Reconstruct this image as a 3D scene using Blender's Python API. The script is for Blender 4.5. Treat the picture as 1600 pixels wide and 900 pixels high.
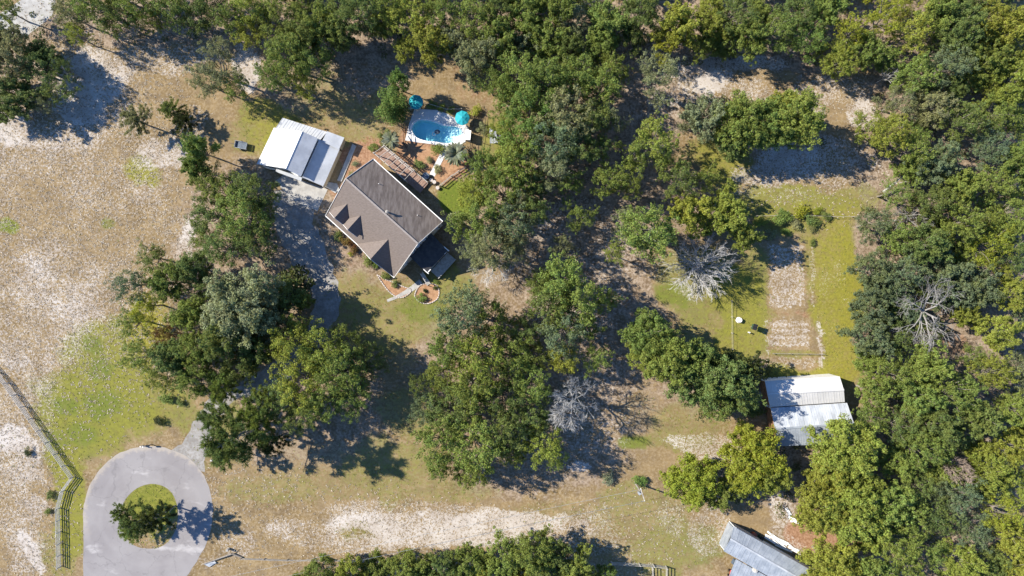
import bpy, bmesh, math, random
import numpy as np
from mathutils import Vector, Matrix

C = bpy.context.scene
COL = C.collection
for o in list(bpy.data.objects):
    bpy.data.objects.remove(o)

# ------------------------------------------------------------------ camera, sky, sun, exposure
H = 120.0                      # drone height
S = 0.1125                     # metres per photo pixel on the ground
cam = bpy.data.cameras.new('camera'); cam.lens = 24; cam.sensor_width = 36
cam.clip_start = 1; cam.clip_end = 3000
co = bpy.data.objects.new('camera', cam); co.location = (0, 0, H); COL.objects.link(co); C.camera = co

EL, AZ = math.radians(39), math.radians(-19)       # sun height; the way shadows fall (right, a little down)
world = bpy.data.worlds.new('World'); C.world = world; world.use_nodes = True
wn = world.node_tree
sky = wn.nodes.new('ShaderNodeTexSky'); sky.sky_type = 'NISHITA'; sky.sun_disc = False
sky.sun_elevation = EL; sky.sun_rotation = math.radians(289); sky.air_density = 1.0; sky.dust_density = 0.1; sky.ozone_density = 10.0
bg = wn.nodes['Background']; bg.inputs['Strength'].default_value = 0.12
wn.links.new(sky.outputs[0], bg.inputs[0])
sl = bpy.data.lights.new('sun', 'SUN'); sl.energy = 5.0; sl.angle = math.radians(0.5); sl.color = (1.0, 0.93, 0.80)
so = bpy.data.objects.new('sun', sl); COL.objects.link(so)
ldir = Vector((math.cos(AZ) * math.cos(EL), math.sin(AZ) * math.cos(EL), -math.sin(EL)))
so.rotation_euler = ldir.to_track_quat('-Z', 'Y').to_euler(); so.location = (-60, 20, 80)
C.view_settings.view_transform = 'Standard'; C.view_settings.look = 'None'
C.view_settings.exposure = 1.08; C.view_settings.gamma = 1
C.render.engine = 'CYCLES'
C.cycles.max_bounces = 5; C.cycles.diffuse_bounces = 2; C.cycles.glossy_bounces = 2
C.cycles.transmission_bounces = 3; C.cycles.transparent_max_bounces = 6; C.cycles.volume_bounces = 0

# ------------------------------------------------------------------ helpers
def W(px, py, z=0.0):
    """point of the place at height z that the photo shows at (px, py)"""
    f = (H - z) / H
    return Vector(((px - 800) * S * f, (450 - py) * S * f, z))

def tag(o, label=None, cat=None, group=None, kind=None):
    if label: o['label'] = label
    if cat: o['category'] = cat
    if group: o['group'] = group
    if kind: o['kind'] = kind
    return o

def thing(name, label, cat, loc, group=None, rz=0.0):
    o = bpy.data.objects.new(name, None); COL.objects.link(o)
    o.empty_display_size = 0.3
    o.location = loc; o.rotation_euler = (0, 0, rz)
    return tag(o, label, cat, group)

def link(name, me, parent=None):
    o = bpy.data.objects.new(name, me); COL.objects.link(o)
    if parent: o.parent = parent
    return o

class MB:
    """collects faces in world coordinates; build() links them as one mesh object"""
    def __init__(s): s.v = []; s.f = []
    def face(s, *p):
        n = len(s.v); s.v += [tuple(q) for q in p]; s.f.append(tuple(range(n, n + len(p)))); return s
    def prism(s, pts, z0, z1):
        n = len(s.v); k = len(pts)
        s.v += [(p[0], p[1], z0) for p in pts] + [(p[0], p[1], z1) for p in pts]
        s.f.append(tuple(range(n + k - 1, n - 1, -1))); s.f.append(tuple(range(n + k, n + 2 * k)))
        for i in range(k):
            j = (i + 1) % k; s.f.append((n + i, n + j, n + k + j, n + k + i))
        return s
    def box(s, c, size, rz=0.0):
        ca, sa = math.cos(rz), math.sin(rz); x, y, z = size[0] / 2, size[1] / 2, size[2] / 2
        pts = [(c[0] + a * ca - b * sa, c[1] + a * sa + b * ca) for a, b in ((-x, -y), (x, -y), (x, y), (-x, y))]
        return s.prism(pts, c[2] - z, c[2] + z)
    def beam(s, a, b, w, h):
        a = Vector(a); b = Vector(b); d = (b - a).normalized()
        up = Vector((0, 0, 1)) if abs(d.z) < .95 else Vector((1, 0, 0))
        r = d.cross(up).normalized() * (w / 2); u = r.cross(d).normalized() * (h / 2)
        n = len(s.v)
        for p in (a, b):
            s.v += [tuple(p + r * i + u * j) for i, j in ((-1, -1), (1, -1), (1, 1), (-1, 1))]
        s.f += [(n + 3, n + 2, n + 1, n), (n + 4, n + 5, n + 6, n + 7)] + [(n + i, n + (i + 1) % 4, n + 4 + (i + 1) % 4, n + 4 + i) for i in range(4)]
        return s
    def tube(s, a, b, r0, r1, k=6, cap=True):
        a = Vector(a); b = Vector(b); d = (b - a).normalized()
        up = Vector((0, 0, 1)) if abs(d.z) < .9 else Vector((1, 0, 0))
        x = d.cross(up).normalized(); y = x.cross(d); n = len(s.v)
        for p, r in ((a, r0), (b, r1)):
            s.v += [tuple(p + (x * math.cos(2 * math.pi * i / k) + y * math.sin(2 * math.pi * i / k)) * r) for i in range(k)]
        s.f += [(n + i, n + (i + 1) % k, n + k + (i + 1) % k, n + k + i) for i in range(k)]
        if cap: s.f += [tuple(range(n + k - 1, n - 1, -1)), tuple(range(n + k, n + 2 * k))]
        return s
    def slab(s, a, b, c, d, t):
        """quad a b c d given thickness t downwards"""
        n = len(s.v); q = [Vector(p) for p in (a, b, c, d)]
        s.v += [tuple(p) for p in q] + [tuple(p - Vector((0, 0, t))) for p in q]
        s.f += [(n, n + 1, n + 2, n + 3), (n + 7, n + 6, n + 5, n + 4)] + [(n + i, n + 4 + i, n + 4 + (i + 1) % 4, n + (i + 1) % 4) for i in range(4)]
        return s
    def build(s, name, mat, parent=None, smooth=False, loc=None):
        me = bpy.data.meshes.new(name)
        o0 = Vector(parent.location) if parent else (Vector(loc) if loc is not None else Vector((0, 0, 0)))
        if parent and parent.parent: o0 = o0 + Vector(parent.parent.location)
        me.from_pydata([tuple(Vector(p) - o0) for p in s.v], [], s.f)
        me.materials.append(mat)
        if smooth: me.polygons.foreach_set('use_smooth', [True] * len(me.polygons))
        bm = bmesh.new(); bm.from_mesh(me); bmesh.ops.recalc_face_normals(bm, faces=bm.faces); bm.to_mesh(me); bm.free()
        o = link(name, me, parent)
        if loc is not None: o.location = loc
        return o

def copy_tree(src, loc, rz=None, scale=None, parent=None):
    c = src.copy(); COL.objects.link(c); c.parent = parent
    if loc is not None: c.location = loc
    if rz is not None: c.rotation_euler = (0, 0, rz)
    if scale is not None: c.scale = scale
    for ch in list(src.children): copy_tree(ch, None, parent=c)
    return c

# ------------------------------------------------------------------ materials
class NT:
    def __init__(s, name):
        s.m = bpy.data.materials.new(name); s.m.use_nodes = True; s.t = s.m.node_tree; s.n = s.t.nodes
        s.b = s.n['Principled BSDF']; s.out = s.n['Material Output']
    def new(s, typ, **kw):
        n = s.n.new(typ)
        for k, v in kw.items():
            if k in n.inputs: n.inputs[k].default_value = v
            else: setattr(n, k, v)
        return n
    def l(s, a, b): s.t.links.new(a, b)
    def coord(s, scale=(1, 1, 1), obj=False, rot=0.0):
        if obj: src = s.new('ShaderNodeTexCoord').outputs['Object']
        else: src = s.new('ShaderNodeNewGeometry').outputs['Position']
        mp = s.new('ShaderNodeMapping'); mp.inputs['Scale'].default_value = scale; mp.inputs['Rotation'].default_value = (0, 0, rot)
        s.l(src, mp.inputs[0]); return mp.outputs[0]
    def noise(s, vec, scale, detail=4.0, rough=.6):
        n = s.new('ShaderNodeTexNoise', Scale=scale, Detail=detail, Roughness=rough); s.l(vec, n.inputs['Vector']); return n.outputs['Fac']
    def mrange(s, val, a, b, c=0.0, d=1.0, smooth=True):
        n = s.new('ShaderNodeMapRange'); n.interpolation_type = 'SMOOTHSTEP' if smooth else 'LINEAR'
        s.l(val, n.inputs[0])
        for i, v in zip((1, 2, 3, 4), (a, b, c, d)): n.inputs[i].default_value = v
        return n.outputs[0]
    def math(s, op, a, b=None):
        n = s.new('ShaderNodeMath'); n.operation = op
        for i, v in enumerate((a, b)):
            if v is None: continue
            if isinstance(v, (int, float)): n.inputs[i].default_value = v
            else: s.l(v, n.inputs[i])
        return n.outputs[0]
    def mix(s, fac, a, b, blend='MIX'):
        n = s.new('ShaderNodeMix'); n.data_type = 'RGBA'; n.blend_type = blend
        for i, v in ((0, fac), (6, a), (7, b)):
            if isinstance(v, (int, float)): n.inputs[i].default_value = v
            elif isinstance(v, tuple): n.inputs[i].default_value = (*v, 1) if len(v) == 3 else v
            else: s.l(v, n.inputs[i])
        return n.outputs[2]
    def bump(s, h, strength=.5, dist=.1):
        n = s.new('ShaderNodeBump', Strength=strength, Distance=dist); s.l(h, n.inputs['Height']); s.l(n.outputs[0], s.b.inputs['Normal'])

def rough_mat(name, a, b, scale=3.0, rough=.8, streak=(1, 1, 1), rot=0.0, bump=.3, bscale=20, metal=0.0, obj=False, rnd=0.0, spec=.3):
    n = NT(name); v = n.coord(streak, obj, rot)
    f = n.noise(v, scale, 5, .65); f = n.mrange(f, .32, .68)
    c = n.mix(f, a, b)
    if rnd:
        oi = n.new('ShaderNodeObjectInfo'); k = n.mrange(oi.outputs['Random'], 0, 1, 1 - rnd, 1 + rnd, False)
        hv = n.new('ShaderNodeHueSaturation'); n.l(c, hv.inputs['Color']); n.l(k, hv.inputs['Value']); c = hv.outputs[0]
    n.l(c, n.b.inputs['Base Color']); n.b.inputs['Roughness'].default_value = rough; n.b.inputs['Metallic'].default_value = metal
    n.b.inputs['Specular IOR Level'].default_value = spec
    if bump: n.bump(n.noise(n.coord((1, 1, 1), obj), bscale, 3), bump, .03)
    return n.m

M = {}
M['asphalt'] = None
M['shingle'] = rough_mat('shingle', (.120, .097, .085), (.168, .138, .122), 2.2, .9, (1, 5, 1), .733, .4, 9, obj=True)
M['shingle_old'] = rough_mat('streaked_shingle', (.125, .099, .084), (.225, .186, .16), .75, .9, (3.2, .35, 1), math.radians(42), .4, 9, obj=True)
M['ridge'] = rough_mat('ridge_cap', (.21, .18, .165), (.26, .23, .21), 4, .9)
M['white'] = rough_mat('white_paint', (.70, .69, .66), (.80, .79, .77), 2, .6)
M['siding'] = rough_mat('pale_siding', (.50, .53, .56), (.58, .61, .63), 1.5, .6, (.3, .3, 12))
M['tan_wall'] = rough_mat('tan_wall', (.36, .29, .2), (.42, .35, .25), 1.5, .7)
M['dark'] = rough_mat('dark_shade_panel', (.012, .012, .014), (.03, .03, .03), 2, .5)  # near-black colour standing in for shade inside the carport
M['pane'] = rough_mat('window_glass', (.02, .03, .045), (.04, .055, .07), 1, .08, bump=0, spec=.6)
M['dark_roof'] = rough_mat('dark_porch_roof', (.035, .035, .04), (.07, .066, .068), 1.4, .75)
M['white_metal'] = rough_mat('white_roof_metal', (.36, .375, .40), (.47, .485, .505), .7, .5, (.6, .6, 1), rnd=.03, bump=.1, spec=.4)
M['barn_white'] = rough_mat('off_white_barn_metal', (.46, .45, .435), (.52, .51, .495), .7, .5, (.6, .6, 1), rnd=.03, bump=.1, spec=.4)
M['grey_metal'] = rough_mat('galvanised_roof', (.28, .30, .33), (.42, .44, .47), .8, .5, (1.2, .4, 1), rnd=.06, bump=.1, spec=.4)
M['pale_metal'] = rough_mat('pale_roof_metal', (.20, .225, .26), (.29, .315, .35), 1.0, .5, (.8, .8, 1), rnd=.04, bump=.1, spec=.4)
M['rust'] = rough_mat('rusty_wall', (.13, .06, .03), (.26, .15, .08), 1.6, .85)
M['wood_red'] = rough_mat('red_deck_boards', (.205, .128, .098), (.285, .195, .155), 2.0, .8, (1, 1, 1))
M['wood_grey'] = rough_mat('weathered_wood', (.30, .28, .25), (.45, .43, .39), 2.5, .85)
M['wood_pale'] = rough_mat('pale_weathered_boards', (.40, .38, .35), (.56, .53, .49), 2.0, .85, rnd=.1)
M['bark'] = rough_mat('bark', (.14, .12, .10), (.27, .24, .21), 5, .95, obj=True)
M['dead'] = rough_mat('bare_grey_wood', (.29, .28, .27), (.43, .42, .405), 4, .95, obj=True)
M['deadgrey'] = rough_mat('weathered_limbs', (.17, .16, .148), (.27, .255, .24), 4, .95, obj=True)
M['deadbrown'] = rough_mat('dead_brown_twigs', (.20, .15, .12), (.30, .24, .20), 4, .95, obj=True)
M['concrete'] = rough_mat('concrete', (.27, .26, .245), (.37, .36, .34), 1.0, .9)
M['pool_deck'] = rough_mat('pale_pool_deck', (.50, .49, .475), (.58, .57, .56), 1.6, .8, bump=.15)
M['plaster'] = rough_mat('pool_plaster', (.42, .76, .80), (.52, .82, .85), 2, .7, bump=0)
M['teal'] = rough_mat('teal_canvas', (.012, .26, .31), (.02, .31, .36), 5, .75, rnd=.1)
M['black'] = rough_mat('black_metal', (.012, .012, .013), (.025, .025, .025), 3, .5)
M['galv'] = rough_mat('pole_wood', (.20, .18, .16), (.32, .30, .27), 3, .8)
M['red'] = rough_mat('faded_red_paint', (.35, .04, .03), (.45, .08, .06), 3, .5)
M['orange'] = rough_mat('rust_red_plastic', (.33, .09, .05), (.42, .14, .09), 3, .5)
M['bluegrey'] = rough_mat('blue_grey_metal', (.05, .07, .10), (.10, .13, .17), 3, .5)
M['green_box'] = rough_mat('dark_green_paint', (.02, .05, .035), (.04, .08, .05), 3, .5)
M['stone'] = rough_mat('pale_edging_stone', (.36, .31, .28), (.52, .46, .42), 6, .9, rnd=.15)

def asphalt():
    n = NT('old_asphalt'); v = n.coord()
    big = n.mrange(n.noise(v, .16, 4, .6), .35, .65); fine = n.noise(v, 6, 4, .7)
    c = n.mix(big, (.195, .180, .180), (.24, .225, .222))
    c = n.mix(n.math('MULTIPLY', fine, .35), c, (.19, .175, .175))
    # tyre-worn circular bands round the island (wear of the road itself)
    sub = n.new('ShaderNodeVectorMath'); sub.operation = 'SUBTRACT'; n.l(v, sub.inputs[0]); ctr = W(236, 804); sub.inputs[1].default_value = ctr
    ln = n.new('ShaderNodeVectorMath'); ln.operation = 'LENGTH'; n.l(sub.outputs[0], ln.inputs[0])
    wob = n.math('ADD', ln.outputs['Value'], n.math('MULTIPLY', n.noise(v, .25, 3), 1.6))
    band = n.math('SINE', n.math('MULTIPLY', wob, 2.1))
    c = n.mix(n.mrange(band, .3, 1.0, 0, .12), c, (.29, .275, .27))
    # pale scuffed patches
    st = n.mrange(n.noise(n.coord((.5, .9, 1)), .33, 4, .55), .57, .70); c = n.mix(n.math('MULTIPLY', st, .55), c, (.43, .41, .40))
    wv = n.new('ShaderNodeTexVoronoi', Scale=.17); wv.feature = 'DISTANCE_TO_EDGE'
    wp = n.new('ShaderNodeTexNoise', Scale=.7, Detail=4.0); n.l(v, wp.inputs['Vector']); wa = n.new('ShaderNodeVectorMath'); wa.operation = 'MULTIPLY_ADD'
    n.l(wp.outputs['Color'], wa.inputs[0]); wa.inputs[1].default_value = (2.4, 2.4, 0); n.l(v, wa.inputs[2]); n.l(wa.outputs[0], wv.inputs['Vector'])
    c = n.mix(n.mrange(wv.outputs['Distance'],   .0, .014, .32, 0), c, (.10, .095, .095))
    st2 = n.mrange(n.noise(n.coord((1, 1, 1)), .55, 3, .5), .62, .70, 0, .45); c = n.mix(st2, c, (.14, .13, .13))
    dr = n.mrange(n.math('ADD', ln.outputs['Value'], n.math('MULTIPLY', n.math('SUBTRACT', n.noise(v, .8, 5, .7), .5), 3.4)), 10.9, 12.0, 0, .55); sy = n.new('ShaderNodeSeparateXYZ'); n.l(v, sy.inputs[0]); dr = n.math('MULTIPLY', dr, n.mrange(sy.outputs['Y'], W(0, 850).y, W(0, 800).y)); c = n.mix(dr, c, (.36, .31, .245))
    n.l(c, n.b.inputs['Base Color']); n.b.inputs['Roughness'].default_value = .92; n.bump(fine, .3, .02); return n.m
M['asphalt'] = asphalt()

def drive_mat():
    n = NT('pale_gravel_drive'); v = n.coord()
    c = n.mix(n.mrange(n.noise(v, .5, 5, .65), .35, .65), (.19, .18, .168), (.29, .28, .265))
    c = n.mix(n.mrange(n.noise(v, 2.2, 4, .75), .42, .68, 0, .7), c, (.16, .13, .095))
    n.l(c, n.b.inputs['Base Color']); n.b.inputs['Roughness'].default_value = .95; n.bump(n.noise(v, 9, 4, .7), .5, .05); return n.m
M['drive'] = drive_mat()

def straw_mat():
    n = NT('pine_straw_mulch'); v = n.coord()
    c = n.mix(n.mrange(n.noise(v, 1.3, 5, .7), .35, .65), (.25, .135, .07), (.36, .215, .12))
    c = n.mix(n.mrange(n.noise(v, 7, 3, .7), .5, .7, 0, .5), c, (.17, .085, .05))
    n.l(c, n.b.inputs['Base Color']); n.b.inputs['Roughness'].default_value = .95; n.bump(n.noise(v, 12, 4, .7), .6, .05); return n.m
M['straw'] = straw_mat()

def ground_mat():
    n = NT('sandy_ground'); v = n.coord()
    A = n.new('ShaderNodeVertexColor'); A.layer_name = 'cover'
    B = n.new('ShaderNodeVertexColor'); B.layer_name = 'growth'
    sa = n.new('ShaderNodeSeparateColor'); n.l(A.outputs[0], sa.inputs[0]); sb = n.new('ShaderNodeSeparateColor'); n.l(B.outputs[0], sb.inputs[0])
    n1 = n.noise(v, .22, 5, .62); n2 = n.noise(v, 1.1, 4, .65); n3 = n.noise(v, 2.3, 3, .75); n4 = n.noise(n.coord((1, 1, 1)), 5.0, 2, .6)
    # dry grass base
    c = n.mix(n.mrange(n1, .36, .64), (.150, .102, .044), (.228, .162, .080))
    c = n.mix(n.mrange(n3, .42, .62, 0, .62), c, (.33, .262, .175))
    n0 = n.noise(v, .55, 3, .6); c = n.mix(n.mrange(n0, .40, .66, 0, .55), c, (.125, .092, .058)); c = n.mix(n.mrange(n.noise(v, .085, 3, .5), .42, .62, 0, .35), c, (.225, .162, .088))
    # leaf litter
    lf = n.mrange(n.math('ADD', sb.outputs[0], n.math('MULTIPLY', n.math('SUBTRACT', n2, .5), .9)), .3, .7)
    lc = n.mix(n.mrange(n.math('ADD', n.math('MULTIPLY', n3, .6), n.math('MULTIPLY', n0, .4)), .38, .62), (.125, .088, .056), (.30, .235, .175))
    c = n.mix(lf, c, lc)
    # pine straw / red earth
    mf = n.mrange(n.math('ADD', sa.outputs[2], n.math('MULTIPLY', n.math('SUBTRACT', n2, .5), .6)), .35, .65)
    mc = n.mix(n.mrange(n3, .35, .65), (.19, .10, .055), (.31, .19, .12)); c = n.mix(mf, c, mc)
    # green growth
    gf = n.mrange(n.math('ADD', sa.outputs[1], n.math('ADD', n.math('MULTIPLY', n.math('SUBTRACT', n2, .5), .75), n.math('MULTIPLY', n.math('SUBTRACT', n3, .5), .5))), .22, .85)
    gc = n.mix(n.mrange(n2, .35, .65), (.105, .125, .022), (.18, .180, .042))
    gc = n.mix(sb.outputs[1], gc, n.mix(n.mrange(n3, .3, .7), (.155, .148, .014), (.235, .21, .032)))    # lime-yellow weeds
    gc = n.mix(sb.outputs[2], gc, n.mix(n.mrange(n3, .3, .7), (.085, .115, .018), (.13, .155, .025)))   # darker lush patches
    c = n.mix(gf, c, gc)
    # bare white sand showing in grains
    sn = n.math('ADD', n.math('MULTIPLY', n.math('SUBTRACT', n3, .5), 1.05), n.math('ADD', n.math('MULTIPLY', n.math('SUBTRACT', n2, .5), .5), n.math('MULTIPLY', n.math('SUBTRACT', n4, .5), .8)))
    sf = n.mrange(n.math('ADD', sa.outputs[0], sn), .40, .76)
    scol = n.mix(n.mrange(n1, .35, .65), (.345, .30, .26), (.44, .405, .37)); c = n.mix(sf, c, scol)
    # dark specks of stalks and debris
    n.l(c, n.b.inputs['Base Color']); n.b.inputs['Roughness'].default_value = .97; n.b.inputs['Specular IOR Level'].default_value = .1
    n.bump(n.math('ADD', n3, n.math('MULTIPLY', n4, .5)), .5, .07); return n.m
M['ground'] = ground_mat()

def leaf_mat(name='foliage', trans=.46):
    n = NT(name); oi = n.new('ShaderNodeObjectInfo'); ge = n.new('ShaderNodeNewGeometry')
    r = ge.outputs['Random Per Island']
    hv = n.new('ShaderNodeHueSaturation'); n.l(oi.outputs['Color'], hv.inputs['Color'])
    n.l(n.mrange(r, 0, 1, .475, .52, False), hv.inputs['Hue']); n.l(n.mrange(r, 0, 1, .55, 1.5, False), hv.inputs['Value'])
    big = n.noise(n.coord(), .55, 3); c = n.mix(n.mrange(big, .38, .68, 0, .4), hv.outputs[0], (.24, .255, .05))
    n.l(c, n.b.inputs['Base Color']); n.b.inputs['Roughness'].default_value = .55; n.b.inputs['Specular IOR Level'].default_value = .18
    tr = n.new('ShaderNodeBsdfTranslucent'); n.l(c, tr.inputs[0])
    mx = n.new('ShaderNodeMixShader'); mx.inputs[0].default_value = trans
    n.l(n.b.outputs[0], mx.inputs[1]); n.l(tr.outputs[0], mx.inputs[2]); n.l(mx.outputs[0], n.out.inputs[0]); return n.m
M['leaf'] = leaf_mat()

def grass_mat(name, a, b):
    n = NT(name); ge = n.new('ShaderNodeNewGeometry')
    c = n.mix(ge.outputs['Random Per Island'], a, b); n.l(c, n.b.inputs['Base Color']); n.b.inputs['Roughness'].default_value = .9; return n.m
M['tuft_dry'] = grass_mat('dry_tufts', (.14, .10, .055), (.48, .42, .34))
M['tuft_green'] = grass_mat('green_tufts', (.09, .115, .018), (.24, .22, .04))

def water_mat():
    n = NT('pool_water'); v = n.coord()
    t = n.new('ShaderNodeBsdfTransparent'); g = n.new('ShaderNodeBsdfGlossy'); g.inputs['Roughness'].default_value = .04
    lw = n.new('ShaderNodeLayerWeight'); fr = n.mrange(lw.outputs['Facing'], .3, 1.0, .02, .3)
    bp = n.new('ShaderNodeBump', Strength=.25, Distance=.03); n.l(n.noise(v, 2.2, 3), bp.inputs['Height']); n.l(bp.outputs[0], g.inputs['Normal'])
    mx = n.new('ShaderNodeMixShader'); n.l(fr, mx.inputs[0]); n.l(t.outputs[0], mx.inputs[1]); n.l(g.outputs[0], mx.inputs[2])
    n.l(mx.outputs[0], n.out.inputs[0])
    va = n.new('ShaderNodeVolumeAbsorption'); va.inputs['Color'].default_value = (.0, .78, .90, 1); va.inputs['Density'].default_value = .16
    n.l(va.outputs[0], n.out.inputs['Volume']); return n.m
M['water'] = water_mat()

# ------------------------------------------------------------------ numpy noise for outlines and ground cover
rs = np.random.RandomState(7)
LAT = rs.rand(256, 256)
def vnoise(x, y):
    xi = np.floor(x).astype(int); yi = np.floor(y).astype(int); fx = x - xi; fy = y - yi
    fx = fx * fx * (3 - 2 * fx); fy = fy * fy * (3 - 2 * fy)
    g = lambda a, b: LAT[a % 256, b % 256]
    return (g(xi, yi) * (1 - fx) + g(xi + 1, yi) * fx) * (1 - fy) + (g(xi, yi + 1) * (1 - fx) + g(xi + 1, yi + 1) * fx) * fy
def fbm(x, y, o=4):
    s = 0; a = .5; t = 0
    for i in range(o): s = s + a * vnoise(x * 2 ** i + 17 * i, y * 2 ** i + 31 * i); t += a; a *= .55
    return s / t

def smooth(pts, n=4, closed=True):
    """Catmull-Rom through pixel points"""
    out = []; k = len(pts)
    rng = range(k) if closed else range(k - 1)
    for i in rng:
        g = (lambda j: pts[j % k]) if closed else (lambda j: pts[min(max(j, 0), k - 1)])
        p0, p1, p2, p3 = g(i - 1), g(i), g(i + 1), g(i + 2)
        for t in range(n):
            t /= n
            out.append(tuple(.5 * (2 * b + (c - a) * t + (2 * a - 5 * b + 4 * c - d) * t * t + (3 * b - a - 3 * c + d) * t ** 3) for a, b, c, d in zip(p0, p1, p2, p3)))
    if not closed: out.append(tuple(pts[-1]))
    return out

def sheet(name, pxs, z, mat, wob=0.0, parent=None, thick=0.0):
    pts = [W(x, y) for x, y in pxs]
    if wob:
        q = []
        for i, p in enumerate(pts):
            nx = pts[(i + 1) % len(pts)]; k = max(1, int((nx - p).length / .6))
            for j in range(k): q.append(p.lerp(nx, j / k))
        pts = [Vector((p.x + (fbm(np.array(p.x * .9), np.array(p.y * .9)) - .5) * wob * 2, p.y + (fbm(np.array(p.x * .9 + 50), np.array(p.y * .9)) - .5) * wob * 2, 0)) for p in q]
    mb = MB()
    if thick: mb.prism([(p.x, p.y) for p in pts], z - thick, z)
    else: mb.face(*[(p.x, p.y, z) for p in pts])
    o = mb.build(name, mat, parent)
    bm = bmesh.new(); bm.from_mesh(o.data); bmesh.ops.triangulate(bm, faces=bm.faces)
    for f in bm.faces:
        if f.normal.z < -.5 and not thick: f.normal_flip()
    bm.to_mesh(o.data); bm.free()
    return o
def inside(px, py, poly):
    r = np.zeros(np.shape(px), bool); n = len(poly)
    for i in range(n):
        x0, y0 = poly[i]; x1, y1 = poly[(i + 1) % n]
        if y0 == y1: continue
        c = ((y0 > py) != (y1 > py)) & (px < (x1 - x0) * (py - y0) / (y1 - y0) + x0); r ^= c
    return r

# ------------------------------------------------------------------ ground cover map (what grows or lies where)
def blobmap(X, Y, blobs):
    r = np.zeros_like(X)
    wx = (fbm(X / 45, Y / 45) - .5) * 60 + (fbm(X / 12, Y / 12 + 9) - .5) * 22; wy = (fbm(X / 45 + 80, Y / 45) - .5) * 60 + (fbm(X / 12 + 40, Y / 12) - .5) * 22
    for b in blobs:
        cx, cy, rx, ry, v = b[:5]; a = math.radians(b[5]) if len(b) > 5 else 0
        wk = min(1.0, min(rx, ry) / 45)
        dx = X - cx + wx * wk; dy = Y - cy + wy * wk
        u = (dx * math.cos(a) + dy * math.sin(a)) / rx; w = (-dx * math.sin(a) + dy * math.cos(a)) / ry
        d = np.sqrt(u * u + w * w); k = np.clip((1.3 - d) / .6, 0, 1); k = k * k * (3 - 2 * k)
        r = np.maximum(r, v * k)
    return r
SAND = [(120, 330, 190, 300, .42), (60, 480, 120, 130, .54), (30, 650, 70, 120, .45), (20, 690, 32, 26, .75), (30, 790, 45, 130, .55), (45, 860, 14, 45, .8, -30),
        (150, 110, 60, 45, .58), (250, 90, 120, 25, .52), (130, 150, 45, 50, .72), (100, 210, 90, 30, .5), (250, 240, 55, 28, .6), (300, 200, 30, 40, .5), (385, 110, 26, 40, .7), (20, 200, 50, 30, .6),
        (290, 380, 14, 60, .55, 15), (680, 818, 210, 19, .62), (640, 800, 150, 20, .46), (800, 812, 105, 20, .68), (470, 830, 70, 22, .52), (560, 850, 130, 16, .5), (720, 840, 160, 18, .6), (890, 830, 40, 25, .55),
        (370, 850, 40, 25, .45), (330, 880, 30, 15, .45), (380, 760, 40, 40, .22), (930, 830, 50, 40, .45), (1050, 810, 30, 40, .48), (1000, 850, 80, 40, .3), (1110, 830, 30, 50, .5), (1080, 690, 50, 14, .55), (1110, 700, 50, 20, .5), (1040, 640, 45, 40, .25),
        (1090, 120, 70, 40, .58), (1140, 145, 90, 24, .48), (1170, 100, 70, 14, .6), (1270, 150, 45, 60, .5, 40), (1330, 140, 50, 30, .42), (1350, 175, 25, 25, .6), (1280, 250, 110, 42, .58), (1200, 278, 60, 22, .55), (1240, 310, 50, 14, .42), (1180, 300, 40, 12, .4),
        (1310, 430, 14, 30, .36), (1300, 520, 10, 30, .32), (1322, 470, 12, 14, .4), (1270, 430, 6, 60, .5), (1288, 450, 10, 40, .4),
        (960, 200, 20, 30, .35), (970, 185, 50, 20, .4), (1050, 165, 50, 20, .45), (900, 420, 110, 140, .42), (830, 330, 60, 80, .3), (940, 640, 80, 90, .4), (1060, 300, 60, 40, .3), (900, 250, 60, 50, .3), (980, 430, 60, 60, .3), (1000, 520, 40, 60, .3), (1040, 420, 40, 30, .4), (1085, 455, 30, 16, .5), (1060, 530, 60, 40, .3), (930, 560, 50, 60, .24), (905, 730, 20, 10, .6), (850, 770, 60, 15, .3),
        (1150, 720, 40, 60, .3), (1220, 800, 25, 35, .55), (1120, 800, 20, 40, .5), (1240, 850, 40, 14, .5, 35), (690, 530, 40, 20, .16), (620, 510, 40, 20, .14), (400, 620, 40, 20, .3), (1350, 250, 40, 60, .25), (560, 60, 20, 15, .2), (1105, 130, 30, 20, .75), (1340, 290, 40, 16, .4)]
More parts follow.
